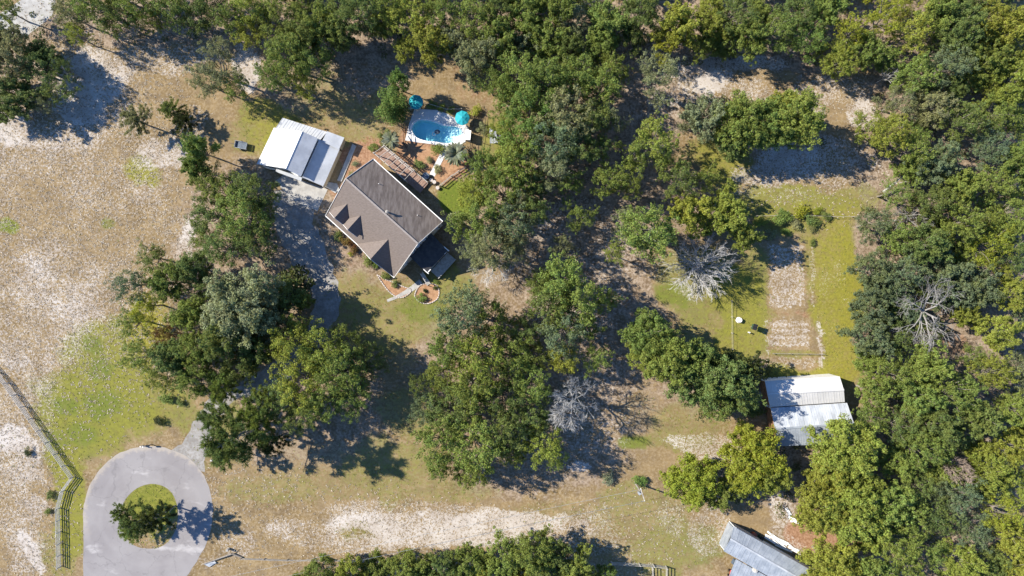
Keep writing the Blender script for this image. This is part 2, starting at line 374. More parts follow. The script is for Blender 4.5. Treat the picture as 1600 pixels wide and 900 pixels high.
GREEN = [(560, 470, 60, 50, .4), (640, 640, 60, 40, .4), (620, 720, 90, 40, .42), (420, 200, 60, 50, .5), (860, 800, 90, 20, .3), (1090, 450, 70, 60, .5), (980, 780, 60, 24, .4), (1060, 690, 60, 20, .42), (430, 770, 90, 30, .38), (700, 765, 90, 20, .36), (600, 520, 70, 40, .42), (1000, 640, 40, 30, .25), (560, 830, 40, 16, .4), (830, 845, 40, 14, .4), (1180, 450, 30, 80, .5), (480, 480, 60, 40, .2), (330, 660, 40, 40, .45), (90, 860, 50, 40, .4), (20, 720, 20, 80, .2), (236, 790, 44, 42, .75), (255, 830, 20, 30, .35), (150, 640, 110, 70, .62), (170, 560, 70, 70, .58), (230, 500, 40, 40, .6), (120, 700, 60, 50, .6), (110, 780, 30, 120, .6), (260, 640, 60, 40, .5), (340, 690, 50, 40, .3), (225, 265, 35, 22, .62, 25), (10, 355, 20, 14, .7), (170, 348, 14, 10, .5), (40, 720, 60, 50, .22), (60, 840, 40, 50, .2), (20, 460, 60, 40, .12), (200, 300, 140, 160, .16),
         (460, 760, 120, 30, .3), (600, 740, 70, 60, .4), (600, 770, 160, 20, .32), (500, 720, 80, 40, .25), (420, 740, 60, 40, .22), (630, 490, 90, 60, .42), (660, 480, 50, 30, .55), (700, 440, 40, 30, .5), (720, 310, 40, 30, .8), (600, 560, 60, 40, .28), (440, 210, 40, 50, .6), (410, 200, 30, 50, .5), (500, 160, 60, 40, .35), (560, 190, 40, 40, .36), (700, 120, 60, 40, .16), (770, 240, 24, 60, .5),
         (1000, 800, 100, 40, .36), (1060, 860, 80, 50, .45), (960, 850, 60, 50, .3), (1080, 660, 70, 30, .36), (990, 690, 30, 14, .6), (1100, 500, 60, 50, .42), (1050, 460, 30, 20, .6), (1150, 470, 50, 60, .6), (1160, 530, 50, 50, .55), (1308, 450, 42, 130, .56), (1318, 560, 38, 50, .56), (1308, 360, 38, 30, .5), (1325, 440, 20, 110, .62), (1260, 590, 90, 22, .6), (1240, 320, 130, 30, .55), (1330, 310, 60, 26, .45), (1130, 260, 50, 40, .55, 30), (1110, 240, 40, 24, .45), (1200, 330, 60, 20, .5), (1230, 350, 60, 20, .5), (1265, 400, 20, 60, .45), (1020, 820, 60, 20, .3), (480, 120, 60, 30, .3), (100, 10, 40, 20, .4), (280, 520, 60, 60, .3), (1240, 552, 45, 8, .45)]
LIME = [(236, 785, 40, 40, .2), (150, 640, 120, 90, .38), (170, 550, 80, 80, .4), (230, 500, 50, 50, .9), (225, 265, 40, 30, .8), (10, 355, 20, 14, .7), (1310, 450, 50, 150, .75), (1320, 560, 60, 60, .8), (1240, 320, 130, 30, .25), (1130, 260, 50, 40, .5), (1150, 500, 50, 80, .5), (110, 780, 40, 120, .45), (1260, 590, 90, 22, .6), (430, 200, 50, 60, .5)]
LUSH = [(147, 543, 16, 15, 1.), (157, 575, 17, 20, 1.), (103, 636, 22, 14, .9), (160, 632, 28, 20, .9), (128, 680, 22, 22, .8), (90, 690, 22, 14, .6), (722, 310, 40, 30, 1.), (655, 482, 40, 24, .7), (990, 690, 30, 14, .7), (1050, 460, 30, 20, .6), (1110, 850, 40, 40, .5), (9, 356, 16, 12, .8), (168, 348, 14, 10, .8), (1090, 520, 50, 40, .2)]
MULCH = [(680, 245, 60, 28, .9, 20), (700, 270, 26, 20, .8), (566, 250, 30, 34, .85), (535, 300, 22, 20, .55), (735, 130, 40, 34, .42), (760, 150, 40, 20, .4), (1270, 840, 50, 26, .9, 15), (1340, 855, 40, 16, .9), (700, 330, 20, 14, .6), (640, 225, 16, 40, .6), (1060, 640, 40, 26, .35), (820, 450, 40, 30, .3), (560, 400, 40, 25, .4), (540, 350, 25, 30, .3), (1490, 540, 30, 20, .5), (1330, 600, 10, 10, 0), (620, 210, 30, 30, .3)]
LITTER = [(900, 330, 150, 130, .75), (930, 500, 110, 170, .65), (960, 640, 90, 80, .5), (850, 720, 150, 60, .6), (800, 560, 160, 160, .6), (1480, 450, 150, 520, .95), (700, 40, 420, 60, .9), (1150, 50, 280, 60, .9), (560, 110, 90, 50, .6), (560, 350, 80, 90, .65), (480, 640, 160, 100, .6), (370, 420, 110, 190, .7), (980, 180, 100, 80, .75), (1060, 330, 130, 60, .6), (1120, 600, 110, 60, .6), (1200, 740, 120, 60, .6), (1300, 800, 120, 110, .5), (30, 120, 90, 80, .6), (200, 30, 230, 40, .75), (450, 120, 70, 50, .6), (760, 330, 90, 100, .6), (1180, 200, 120, 50, .5), (750, 890, 300, 30, .5), (1060, 430, 50, 50, .4), (430, 380, 60, 60, .4)]

POOLDECK = [(647.5, 170.5), (682, 172), (700, 178.5), (731, 197), (734, 205), (727, 222), (712, 230), (703, 236), (695, 242), (687, 238.5), (685, 229), (676, 225.5), (655, 223), (633, 219.5), (639, 195)]
POOL = smooth([(644, 204), (647, 194), (655, 188.5), (668, 188.5), (680, 191.5), (692, 196.5), (704, 197.5), (716, 199.5), (722, 207), (719, 217), (708, 223), (692, 223.5), (678, 221), (663, 219.5), (650, 214)], 4)
CUL = smooth([(130, 806), (134, 776), (147, 746), (168, 721), (196, 704), (231, 697), (266, 702), (297, 718), (319, 744), (331, 778), (332, 806), (326, 840), (312, 870), (288, 905), (262, 935), (240, 990), (236, 1060), (120, 1060), (128, 990), (130, 935), (130, 860)], 4)
_r = random.Random(4); CUL = [(x + _r.uniform(-.7, .7), y + _r.uniform(-.7, .7)) for x, y in CUL]
ISLE = smooth([(236, 756), (258, 761), (272, 776), (278, 800), (275, 826), (263, 846), (246, 856), (220, 856), (202, 846), (192, 826), (189, 800), (197, 779), (214, 763)], 4)

def make_ground():
    x0, x1, y0, y1 = -140, 1740, -120, 1020
    nx, ny = 471, 286
    gx = np.linspace(x0, x1, nx); gy = np.linspace(y0, y1, ny); X, Y = np.meshgrid(gx, gy)
    def pack(a, b, c):
        z = np.ones((ny * nx, 4), np.float32)
        for i, m in enumerate((a, b, c)): z[:, i] = np.clip(m, 0, 1).ravel()
        return z
    sm, gm, mm = blobmap(X, Y, SAND), blobmap(X, Y, GREEN) * 1.2, blobmap(X, Y, MULCH)
    lm, ym, dm = blobmap(X, Y, LITTER), blobmap(X, Y, LIME), blobmap(X, Y, LUSH)
    big = fbm(X / 60, Y / 60)
    sm = sm * (.65 + .7 * big)
    # the cleared sandy plot and the framed vegetable patch, straight sided
    def rect(x0, y0, x1, y1, v, e=4.0, sk=.045):
        xx = X - (Y - 520) * sk + (fbm(X / 8, Y / 8) - .5) * 13; yy = Y + (fbm(X / 8 + 30, Y / 8) - .5) * 13
        k = np.clip((np.minimum(np.minimum(xx - x0, x1 - xx), np.minimum(yy - y0, y1 - yy)) + e) / (2 * e), 0, 1); return v * k * k * (3 - 2 * k)
    for r in ((1204, 380, 1262, 484, .52), (1202, 497, 1268, 546, .52), (1194, 497, 1203, 578, .5), (1277, 488, 1287, 578, .66), (1208, 556, 1274, 577, .46), (1192, 496, 1286, 501, .5), (1268, 400, 1274, 486, .5)): sm = np.maximum(sm, rect(*r))
    hole = np.maximum(rect(1268, 502, 1276, 548, 1.), np.maximum(rect(1203, 545, 1276, 554, 1.), rect(1196, 485, 1280, 496, 1.))); sm = sm * (1 - hole)
    mm = np.maximum(mm, rect(1198, 485, 1278, 495, .5)); gm = gm * (1 - .85 * np.maximum(rect(1202, 497, 1268, 546, 1.), rect(1204, 380, 1262, 484, .8)))
    # furrows of the old vegetable rows
    rows = (np.sin(Y * 2 * math.pi / 10.5) * .5 + .5) * inside(X, Y, [(1204, 492), (1276, 496), (1284, 548), (1208, 546)])
    sm = sm + (rows - .5) * .20 * (.4 + 1.2 * fbm(X / 14, Y / 6)) * inside(X, Y, [(1202, 498), (1270, 498), (1274, 545), (1206, 545)]); gm = np.maximum(gm, 0)
    verts = [((a - 800) * S, (450 - b) * S, 0.0) for b in gy for a in gx]
    hole_poly = [(640 + (x - 640) * 1., y) for x, y in POOLDECK]
    In = inside(X, Y, hole_poly); faces = []
    for j in range(ny - 1):
        for i in range(nx - 1):
            if In[j, i] and In[j, i + 1] and In[j + 1, i] and In[j + 1, i + 1]: continue
            a = j * nx + i; faces.append((a, a + nx, a + nx + 1, a + 1))
    # outer country: coarse skirt out to the horizon
    B = 2500; n0 = len(verts)
    cr = [((x0 - 800) * S, (450 - y0) * S), ((x1 - 800) * S, (450 - y0) * S), ((x1 - 800) * S, (450 - y1) * S), ((x0 - 800) * S, (450 - y1) * S)]
    verts += [(-B, B, 0), (B, B, 0), (B, -B, 0), (-B, -B, 0)]
    ci = [0, nx - 1, ny * nx - 1, (ny - 1) * nx]
    for k in range(4):
        faces.append((ci[k], ci[(k + 1) % 4], n0 + (k + 1) % 4, n0 + k))
    me = bpy.data.meshes.new('ground'); me.from_pydata(verts, [], faces)
    for nm, d in (('cover', pack(sm, gm, mm)), ('growth', pack(lm, ym, dm))):
        at = me.color_attributes.new(nm, 'FLOAT_COLOR', 'POINT')
        ext = np.tile(np.array([[.2, .3, 0, 1]] if nm == 'cover' else [[.5, 0, 0, 1]], np.float32), (4, 1))
        at.data.foreach_set('color', np.vstack([d, ext]).ravel())
    me.materials.append(M['ground'])
    bm = bmesh.new(); bm.from_mesh(me)
    for f in bm.faces:
        if f.normal.z < 0: f.normal_flip()
    bm.to_mesh(me); bm.free()
    o = link('ground', me); tag(o, kind='structure')
    return lambda px, py, bl: blobmap(np.array(px, float), np.array(py, float), bl)
cover_at = make_ground()

# ------------------------------------------------------------------ road, drive, paths
def ring_sheet(name, outer, hole, z, mat, down=.0):
    bm = bmesh.new(); es = []
    for loop in (outer, hole):
        vs = [bm.verts.new((*W(x, y).xy, z)) for x, y in loop]
        es += [bm.edges.new((vs[i], vs[(i + 1) % len(vs)])) for i in range(len(vs))]
    bmesh.ops.triangle_fill(bm, edges=es, use_beauty=True)
    for f in bm.faces:
        f.normal_update()
        if f.normal.z < 0: f.normal_flip()
    if down:
        r = bmesh.ops.extrude_face_region(bm, geom=list(bm.faces))
        for v in [g for g in r['geom'] if isinstance(g, bmesh.types.BMVert)]: v.co.z -= down
        bmesh.ops.recalc_face_normals(bm, faces=bm.faces)
    me = bpy.data.meshes.new(name); bm.to_mesh(me); bm.free(); me.materials.append(mat)
    return link(name, me)
tag(ring_sheet('road', CUL, ISLE, .012, M['asphalt']), kind='structure')

def ribbon(pts, w):
    """pixel outline of a strip of given widths along a pixel path"""
    p = smooth(pts, 5, False); ws = np.interp(np.linspace(0, 1, len(p)), np.linspace(0, 1, len(w)), w); L = []; R = []
    for i in range(len(p)):
        a = p[max(i - 1, 0)]; b = p[min(i + 1, len(p) - 1)]; d = math.hypot(b[0] - a[0], b[1] - a[1]); nx, ny = -(b[1] - a[1]) / d, (b[0] - a[0]) / d
        L.append((p[i][0] + nx * ws[i] / 2, p[i][1] + ny * ws[i] / 2)); R.append((p[i][0] - nx * ws[i] / 2, p[i][1] - ny * ws[i] / 2))
    return L + R[::-1]
tag(sheet('driveway', ribbon([(292, 722), (312, 686), (330, 640), (372, 610), (430, 585), (480, 540), (506, 495), (508, 455), (492, 415), (470, 375), (458, 335), (462, 300)], [58, 36, 28, 28, 32, 34, 36, 42, 54, 60, 62, 60]), .006, M['drive'], 1.0), kind='structure')
tag(sheet('garage_apron', [(430, 283), (444, 272), (512, 296), (496, 330), (455, 312)], .020, M['concrete']), kind='structure')
tag(sheet('street', [(-60, 60), (40, -4), (90, -20), (82, 24), (42, 56), (6, 52), (-60, 110)], .006, M['concrete'], .2), kind='structure')
tag(sheet('walkway', ribbon([(605, 470), (622, 463), (642, 452), (658, 440)], [4, 5, 8, 9]), .030, M['concrete']), kind='structure')
tag(sheet('garden_path', [(689, 238), (696, 242), (679, 276), (671, 272)], .030, M['pool_deck']), kind='structure')
tag(sheet('side_path', [(551, 225), (557, 228), (534, 284), (527, 282)], .16, M['concrete'], thick=.16), kind='structure')
tag(sheet('side_path', [(510, 284), (527, 287), (531, 297), (524, 302), (507, 291)], .16, M['concrete'], thick=.16), kind='structure')
tag(sheet('mulch_bed', [(634, 221), (668, 227), (688, 240), (670, 273), (655, 268), (628, 240)], .010, M['straw'], .25), kind='structure')
tag(sheet('mulch_bed', [(697, 243), (716, 262), (682, 288), (676, 281)], .010, M['straw'], .2), kind='structure')
BED1 = smooth([(590, 430), (600, 436), (615, 441), (628, 447), (641, 452), (640, 458), (628, 465), (616, 462), (603, 450)], 3)
BED2 = smooth([(655, 447), (668, 443), (682, 446), (686, 456), (683, 467), (670, 474), (656, 472), (648, 462)], 4)
tag(sheet('mulch_bed', BED1, .014, M['straw'], .1), kind='structure')
bed = sheet('mulch_bed', BED2, .016, M['straw'], .05); tag(bed, kind='structure')

# ------------------------------------------------------------------ roofs of sheet metal, panel by panel
def metal_roof(parent, a, b, c, d, n, mat, t=.05, name='roof_panel'):
    """a-b upper edge, d-c lower edge: n sheets side by side, each with a standing rib"""
    a, b, c, d = map(Vector, (a, b, c, d)); nrm = (b - a).cross(d - a).normalized()
    if nrm.z < 0: nrm = -nrm
    for i in range(n):
        p0, p1 = a.lerp(b, i / n), a.lerp(b, (i + 1) / n); q0, q1 = d.lerp(c, i / n), d.lerp(c, (i + 1) / n)
        m = MB(); m.slab(p0, p1, q1, q0, t)
        e = (p1 - p0).normalized() * .05
        m.beam(p0 + e + nrm * .012, q0 + e + nrm * .012, .07, .05)
        mid0, mid1 = p0.lerp(p1, .5), q0.lerp(q1, .5); m.beam(mid0 + nrm * .008, mid1 + nrm * .008, .05, .03)
        m.build(name, mat, parent)
    return nrm

def cut_roof(parent, name, m4, mat, t=.12):
    m = MB(); m.slab(*m4, t); return m.build(name, mat, parent)

# ------------------------------------------------------------------ house
HO = W(509, 337, 3.2); HA = math.radians(-42)
def HL(u, v, z): return Vector((HO.x + u * math.cos(HA) - v * math.sin(HA), HO.y + u * math.sin(HA) + v * math.cos(HA), z))
house = thing('house', 'brown shingled house with two small dormers and a front gable', 'house', HL(7.8, 6, 0))
SL = .8; ZE = 3.2; VR = 7.25; ZR = ZE + SL * VR; VB = 12.6; ZB = ZR - (VB - VR) * .77
U0, U1 = 0.0, 15.75
cut_roof(house, 'front_roof', (HL(U0, VR, ZR), HL(U1, VR, ZR), HL(U1, 0, ZE), HL(U0, 0, ZE)), M['shingle'], .16)
cut_roof(house, 'rear_roof', (HL(U0, VR + .003, ZR), HL(U1, VR + .003, ZR), HL(U1, VB, ZB), HL(U0, VB, ZB)), M['shingle_old'], .16)
MB().beam(HL(U0 - .01, VR, ZR + .03), HL(U1 + .01, VR, ZR + .03), .28, .10).build('ridge_cap', M['ridge'], house)
# walls
for nm, uu in (('gable_wall', U0 + .35), ('gable_wall', U1 - .35)):
    m = MB(); p = [(.9, 0), (VB - .4, 0), (VB - .4, ZB + .1), (VR, ZR - .2), (.9, ZE + .45)]
    s = .12
    f0 = [HL(uu - s, v, z) for v, z in p]; f1 = [HL(uu + s, v, z) for v, z in p]
    m.face(*f0); m.face(*f1[::-1])
    for i in range(5):
        j = (i + 1) % 5; m.face(f0[i], f1[i], f1[j], f0[j])
    m.build(nm, M['siding'], house)
for vv, zt in ((1.7, ZE + 1.0), (VB - .45, ZB + .05)):
    MB().beam(HL(U0 + .5, vv, zt / 2), HL(U1 - .5, vv, zt / 2), .2, zt).build('side_wall', M['siding'], house)
def plank(a, b, w, h, name, mat, par): return MB().beam(a, b, w, h).build(name, mat, par)
for (va, za, vb, zb) in ((0, ZE, VR, ZR), (VR, ZR, VB, ZB)):
    for uu in (U0 - .03, U1 + .03):
        plank(HL(uu, va, za - .02), HL(uu, vb, zb - .02), .05, .24, 'rake_board', M['white'], house)
plank(HL(U0, -.06, ZE - .05), HL(U1, -.06, ZE - .05), .13, .14, 'gutter', M['white'], house)
plank(HL(U0, VB + .06, ZB - .05), HL(U1, VB + .06, ZB - .05), .13, .14, 'gutter', M['white'], house)
# windows in the gable wall that faces the porch, and the far one
def gable_window(uu, v, z, w, h):
    fr = MB(); f = .07
    for a, b in (((v - w / 2, z - h / 2), (v + w / 2, z - h / 2)), ((v - w / 2, z + h / 2), (v + w / 2, z + h / 2)), ((v, z - h / 2), (v, z + h / 2)), ((v - w / 2, z - h / 2), (v - w / 2, z + h / 2)), ((v + w / 2, z - h / 2), (v + w / 2, z + h / 2))):
        fr.beam(HL(uu, *a), HL(uu, *b), .12, .14)
    fo = fr.build('window', M['white'], house)
    MB().beam(HL(uu - .02, v, z - h / 2), HL(uu - .02, v, z + h / 2), .06, w).build('pane', M['pane'], fo)
for v, z, w, h in ((3.05, 1.8, 1.0, 1.4), (5.6, 5.3, .95, 1.4), (7.05, 5.3, .95, 1.4), (8.5, 5.3, .95, 1.4), (11.3, 3.3, .9, 1.2)):
    gable_window(U1 - .18, v, z, w, h)
for v, z in ((5.6, 5.3), (8.5, 5.3), (3.5, 1.8), (9.5, 1.8)):
    gable_window(U0 + .18, v, z, .95, 1.4)
# dormers and the broad front gable
def gable(name, uc, half, vf, zr, pitch, mat, over=.25, front=.4):
    ze = zr - half * pitch
    vback_r = (zr - ZE) / SL; vback_e = max((ze - ZE) / SL, vf)
    d = MB()
    for s in (-1, 1):
        d.face(HL(uc, vf, zr + .06), HL(uc, vback_r, zr + .06), HL(uc + s * half, vback_e, ze + .06), HL(uc + s * half, vf, ze + .06))
    for s in (-1, 1):   # underside
        d.face(HL(uc, vf, zr - .06), HL(uc, vback_r, zr - .06), HL(uc + s * half, vback_e, ze - .06), HL(uc + s * half, vf, ze - .06))
        d.face(HL(uc, vf, zr + .06), HL(uc, vf, zr - .06), HL(uc + s * half, vf, ze - .06), HL(uc + s * half, vf, ze + .06))
    o = d.build(name, mat, house)
    w = MB(); b = half - over; zb = ZE + SL * (vf + front)
    w.face(HL(uc, vf + front, zr - .1 - over * .2), HL(uc - b, vf + front, ze + over * pitch - .1), HL(uc - b, vf + front, zb), HL(uc + b, vf + front, zb), HL(uc + b, vf + front, ze + over * pitch - .1))
    for s in (-1, 1):
        ve = (ze - ZE) / SL
        if ve > vf + front: w.face(HL(uc + s * b, vf + front, zb), HL(uc + s * b, vf + front, ze + over * pitch - .1), HL(uc + s * b, ve, ze))
    w.build('dormer_wall', M['siding'], o)
    if zr - zb > 1.6:
        f = MB(); f.beam(HL(uc, vf + front - .03, zb + .15), HL(uc, vf + front - .03, zb + 1.25), .9, .08); f.build('dormer_window', M['pane'], o)
    for s in (-1, 1): MB().beam(HL(uc, vf - .02, zr), HL(uc + s * half, vf - .02, ze), .05, .2).build('rake_board', M['white'], o)
gable('dormer', 2.25, 1.6, 1.05, 6.55, .98, M['shingle'])
gable('dormer', 5.2, 1.65, 1.05, 6.6, .98, M['shingle'])
gable('front_gable', 11.3, 4.1, -.02, 6.7, .86, M['shingle'], front=.7)
vt = MB().tube(HL(8.65, 7.75, ZR - .5), HL(8.65, 7.75, ZR + .55), .16, .16, 8).tube(HL(8.65, 7.75, ZR + .5), HL(8.65, 7.75, ZR + .62), .30, .10, 8).build('roof_vent', M['galv'], house)
for u, v in ((4, 10.2), (12.2, 10.6)): MB().tube(HL(u, v, ZR - (v - VR) * .77 - .1), HL(u, v, ZR - (v - VR) * .77 + .35), .06, .06, 6).build('vent_pipe', M['white'], house)
# screened porch against the south-east gable
PZ, PZ2 = 4.5, 3.5
cut_roof(house, 'porch_roof', (HL(U1 - .2, 4.5, PZ), HL(U1 - .2, 9.9, PZ), HL(19.6, 9.5, PZ2), HL(19.3, 4.3, PZ2)), M['dark_roof'], .12)
for v in (4.4, 9.6):
    MB().beam(HL(18.6, v, PZ2 + .12), HL(19.75, v, PZ2 - .02), .14, .2).build('fascia', M['white'], house)
    MB().beam(HL(19.5, v, PZ2 - .1), HL(19.5, v + (.8 if v < 6 else -.9), PZ2 - .08), .14, .2).build('fascia', M['white'], house)
    MB().beam(HL(19.3, v, 0), HL(19.3, v, PZ2), .16, .16).build('porch_post', M['wood_grey'], house)
MB().beam(HL(19.3, 7, 0), HL(19.3, 7, PZ2), .16, .16).build('porch_post', M['wood_grey'], house)
MB().beam(HL(U1 - .1, 7, .55), HL(19.3, 7, .55), 5.2, .2).build('porch_floor', M['wood_grey'], house)
MB().beam(HL(21.3, 4.8, .4), HL(21.3, 9.2, .4), .1, .1).beam(HL(21.3, 4.8, 1.0), HL(21.3, 9.2, 1.0), .12, .08).build('porch_rail', M['wood_grey'], house)
for v in (4.8, 6.3, 7.8, 9.2): MB().beam(HL(21.3, v, 0), HL(21.3, v, 1.05), .12, .12).build('porch_rail_post', M['wood_grey'], house)
MB().beam(HL(19.4, 7, .3), HL(21.3, 7, .3), 4.4, .12).build('porch_deck', M['wood_grey'], house)
# plank ramp beside the porch
ramp = thing('ramp', 'narrow weathered plank ramp leading down from the shaded porch', 'ramp', W(665, 435))
MB().slab(W(657, 428, .9), W(661, 425, .9), W(673, 443, .15), W(668, 446, .15), .12).build('ramp_board', M['wood_grey'], ramp)
for px, py, z in ((657, 428, .9), (661, 425, .9), (665, 437, .5), (668, 446, .15), (673, 443, .15)):
    p = W(px, py, z); MB().beam((p.x, p.y, 0), (p.x, p.y, z + .85), .09, .09).build('post', M['wood_grey'], ramp)
MB().beam(W(657, 428, 1.75), W(668, 446, 1.0), .12, .06).build('handrail', M['wood_pale'], ramp)
# stepping stones of the edging round the beds
def edging(poly, label, step=.42):
    c = sum((W(x, y) for x, y in poly), Vector()) / len(poly); t = thing('stone_edging', label, 'edging', c)
    d = 0; base = None
    pts = [W(x, y) for x, y in poly] + [W(*poly[0])]
    for a, b in zip(pts, pts[1:]):
        L = (b - a).length
        while d < L:
            p = a.lerp(b, d / L); an = math.atan2(b.y - a.y, b.x - a.x)
            if base is None:
                m = MB(); m.box((c.x, c.y, .07), (.36, .17, .16)); base = m.build('stone', M['stone'], t); o = base
            else:
                o = base.copy(); COL.objects.link(o)
            o.location = (p.x - c.x, p.y - c.y, random.uniform(-.03, .02)); o.rotation_euler = (0, 0, an + random.uniform(-.15, .15)); o.scale = (random.uniform(.8, 1.05), 1, 1)
            d += step
        d -= L
random.seed(3)
edging(BED2, 'ring of pale stones round the round mulch bed on the front lawn')
edging([p for p in BED1], 'row of pale stones round the curved mulch bed under the front gable')

# ------------------------------------------------------------------ garage with its lean-to roofs
g = thing('garage', 'white metal roofed garage with grey side slope and low rear roof', 'garage', W(470, 245))
zt, zl = 4.9, 3.0
A, B_ = W(471.6, 205, zt), W(446, 263.3, zt)
metal_roof(g, A, B_, W(401, 256.3, 2.9), W(428, 199.5, 2.9), 9, M['white_metal'])
metal_roof(g, A, B_, W(470, 275.8, 3.75), W(496.5, 216, 3.75), 9, M['white_metal'])
metal_roof(g, W(499, 217.5, 2.75), W(472, 277, 2.75), W(505, 291, 1.75), W(531, 232.5, 1.75), 8, M['white_metal'])
metal_roof(g, W(430, 201, 2.55), W(499, 220.5, 2.55), W(511, 206, 2.2), W(441.5, 184, 2.2), 8, M['white_metal'])
metal_roof(g, W(503, 221, 2.9), W(511, 205, 2.9), W(538, 215, 2.35), W(529.5, 233.5, 2.35), 4, M['white_metal'])
MB().beam(A, B_, .22, .08).build('ridge_cap', M['white'], g)
def wall(par, a, b, z, mat, name='wall', t=.15):
    a, b = Vector(a), Vector(b); MB().beam((a.x, a.y, z / 2), (b.x, b.y, z / 2), t, z).build(name, mat, par)
k = lambda px, py, z=2.8: W(px, py, z)
wall(g, k(406, 257), k(431, 202), 2.75, M['white']); wall(g, k(431, 202), k(472, 208), 2.75, M['tan_wall'])
wall(g, k(446, 262), k(408, 257), 2.7, M['white'], 'front_wall'); wall(g, k(467, 275), k(447, 264), 3.2, M['siding'], 'front_wall')
wall(g, k(495, 218, 3), k(469, 274, 3), 3.6, M['siding'], 'inner_wall')
wall(g, k(529, 234, 2), k(504.5, 289, 2), 1.7, M['tan_wall'], 'side_wall')
wall(g, k(535, 217, 2), k(529.5, 231, 2), 2.25, M['tan_wall'], 'side_wall')
wall(g, k(443, 187, 2), k(533, 216, 2), 2.1, M['tan_wall'], 'rear_wall')
MB().slab(W(431.5, 263.5, 2.75), W(472, 277.5, 2.75), W(470.5, 283, 2.45), W(430.5, 268, 2.45), .07).build('awning', M['white_metal'], g)
for px, py in ((432, 268), (470, 282.5)):
    p = W(px, py, 2.45); MB().beam((p.x, p.y, 0), (p.x, p.y, 2.4), .09, .09).build('awning_post', M['white'], g)
for a, b in (((411, 259), (427, 262)), ((449, 267), (466, 274))):
    a, b = W(*a, 2.2), W(*b, 2.2); o = Vector((.02, -.12, 0))
    MB().beam(Vector((a.x, a.y, 1.1)) + o, Vector((b.x, b.y, 1.1)) + o, .06, 2.1).build('garage_door', M['white'], g)
MB().beam(W(477, 280, 1.0), W(503, 291, 1.0), .06, 2.0).build('carport_shade_panel', M['dark'], g)  # dark panel painted as the shade within the open carport front
for px, py in ((476, 279), (504, 291)):
    p = W(px, py, 2.1); MB().beam((p.x, p.y, 0), (p.x, p.y, 2.1), .12, .12).build('carport_post', M['wood_grey'], g)

# ------------------------------------------------------------------ metal barn on the right: two gabled halves
def gable_shed(name, label, r0, r1, n0, n1, s0, s1, n, matn, mats, wallm, zw, westm):
    c = (Vector(r0) + Vector(r1)) / 2; t = thing(name, label, 'barn', (c.x, c.y, 0))
    metal_roof(t, r0, r1, n1, n0, n, matn); metal_roof(t, r0, r1, s1, s0, n, mats)
    MB().beam(Vector(r0) + Vector((0, 0, .05)), Vector(r1) + Vector((0, 0, .05)), .3, .07).build('ridge_cap', mats, t)
    ins = lambda p: c + (Vector(p) - c) * .97
    for a, b, m, nm in ((n0, n1, wallm, 'wall'), (s0, s1, wallm, 'wall')):
        wall(t, ins(a), ins(b), min(Vector(a).z, Vector(b).z) - .08, m, nm)
    for a, r, b, m in ((n0, r0, s0, westm), (n1, r1, s1, wallm)):
        a, r, b = ins(a), ins(r), ins(b); w = MB()
        w.face((a.x, a.y, 0), (b.x, b.y, 0), (b.x, b.y, b.z - .25), (r.x, r.y, r.z - .25), (a.x, a.y, a.z - .25)); w.build('end_wall', m, t)
    return t
b1 = gable_shed('barn', 'long barn with white metal roof above the grey roofed one', W(1199, 615.5, 4.4), W(1318.5, 609, 4.4), W(1195, 595.5, 3.6), W(1312, 588, 3.6), W(1203, 636, 3.5), W(1320, 628, 3.5), 14, M['barn_white'], M['barn_white'], M['white'], 3.2, M['rust'])
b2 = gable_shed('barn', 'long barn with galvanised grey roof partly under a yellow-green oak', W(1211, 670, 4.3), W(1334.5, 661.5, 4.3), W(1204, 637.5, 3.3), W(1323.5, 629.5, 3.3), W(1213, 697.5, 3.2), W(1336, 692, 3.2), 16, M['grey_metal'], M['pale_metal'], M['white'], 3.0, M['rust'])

# ------------------------------------------------------------------ long building at the lower edge
t = thing('long_building', 'grey metal roofed building set aslant at the lower edge', 'building', W(1190, 870))
r0, r1 = W(1141.5, 842, 4.3), W(1262, 911, 4.3)
metal_roof(t, r0, r1, W(1282, 899, 3.6), W(1146, 822.5, 3.6), 15, M['pale_metal'])
metal_roof(t, r0, r1, W(1255, 931, 3.6), W(1130.5, 861, 3.6), 15, M['pale_metal'])
MB().beam(r0 + Vector((0, 0, .05)), r1 + Vector((0, 0, .05)), .28, .07).build('ridge_cap', M['grey_metal'], t)
metal_roof(t, W(1150, 873.5, 2.9), W(1235, 921, 2.9), W(1212, 966, 2.2), W(1131, 921, 2.2), 10, M['pale_metal'])
wall(t, W(1148, 824, 3.1), W(1280, 899, 3.1), 2.9, M['siding']); wall(t, W(1147, 825, 3), W(1132, 859, 3), 2.9, M['pale_metal'], 'end_wall'); wall(t, W(1133, 861, 3), W(1255, 929, 3), 2.8, M['siding'])
MB().tube(W(1180, 890, 2.4), W(1180, 890, 3.1), .28, .28, 10).tube(W(1180, 890, 3.05), W(1180, 890, 3.3), .52, .2, 10).build('roof_vent', M['wood_grey'], t)
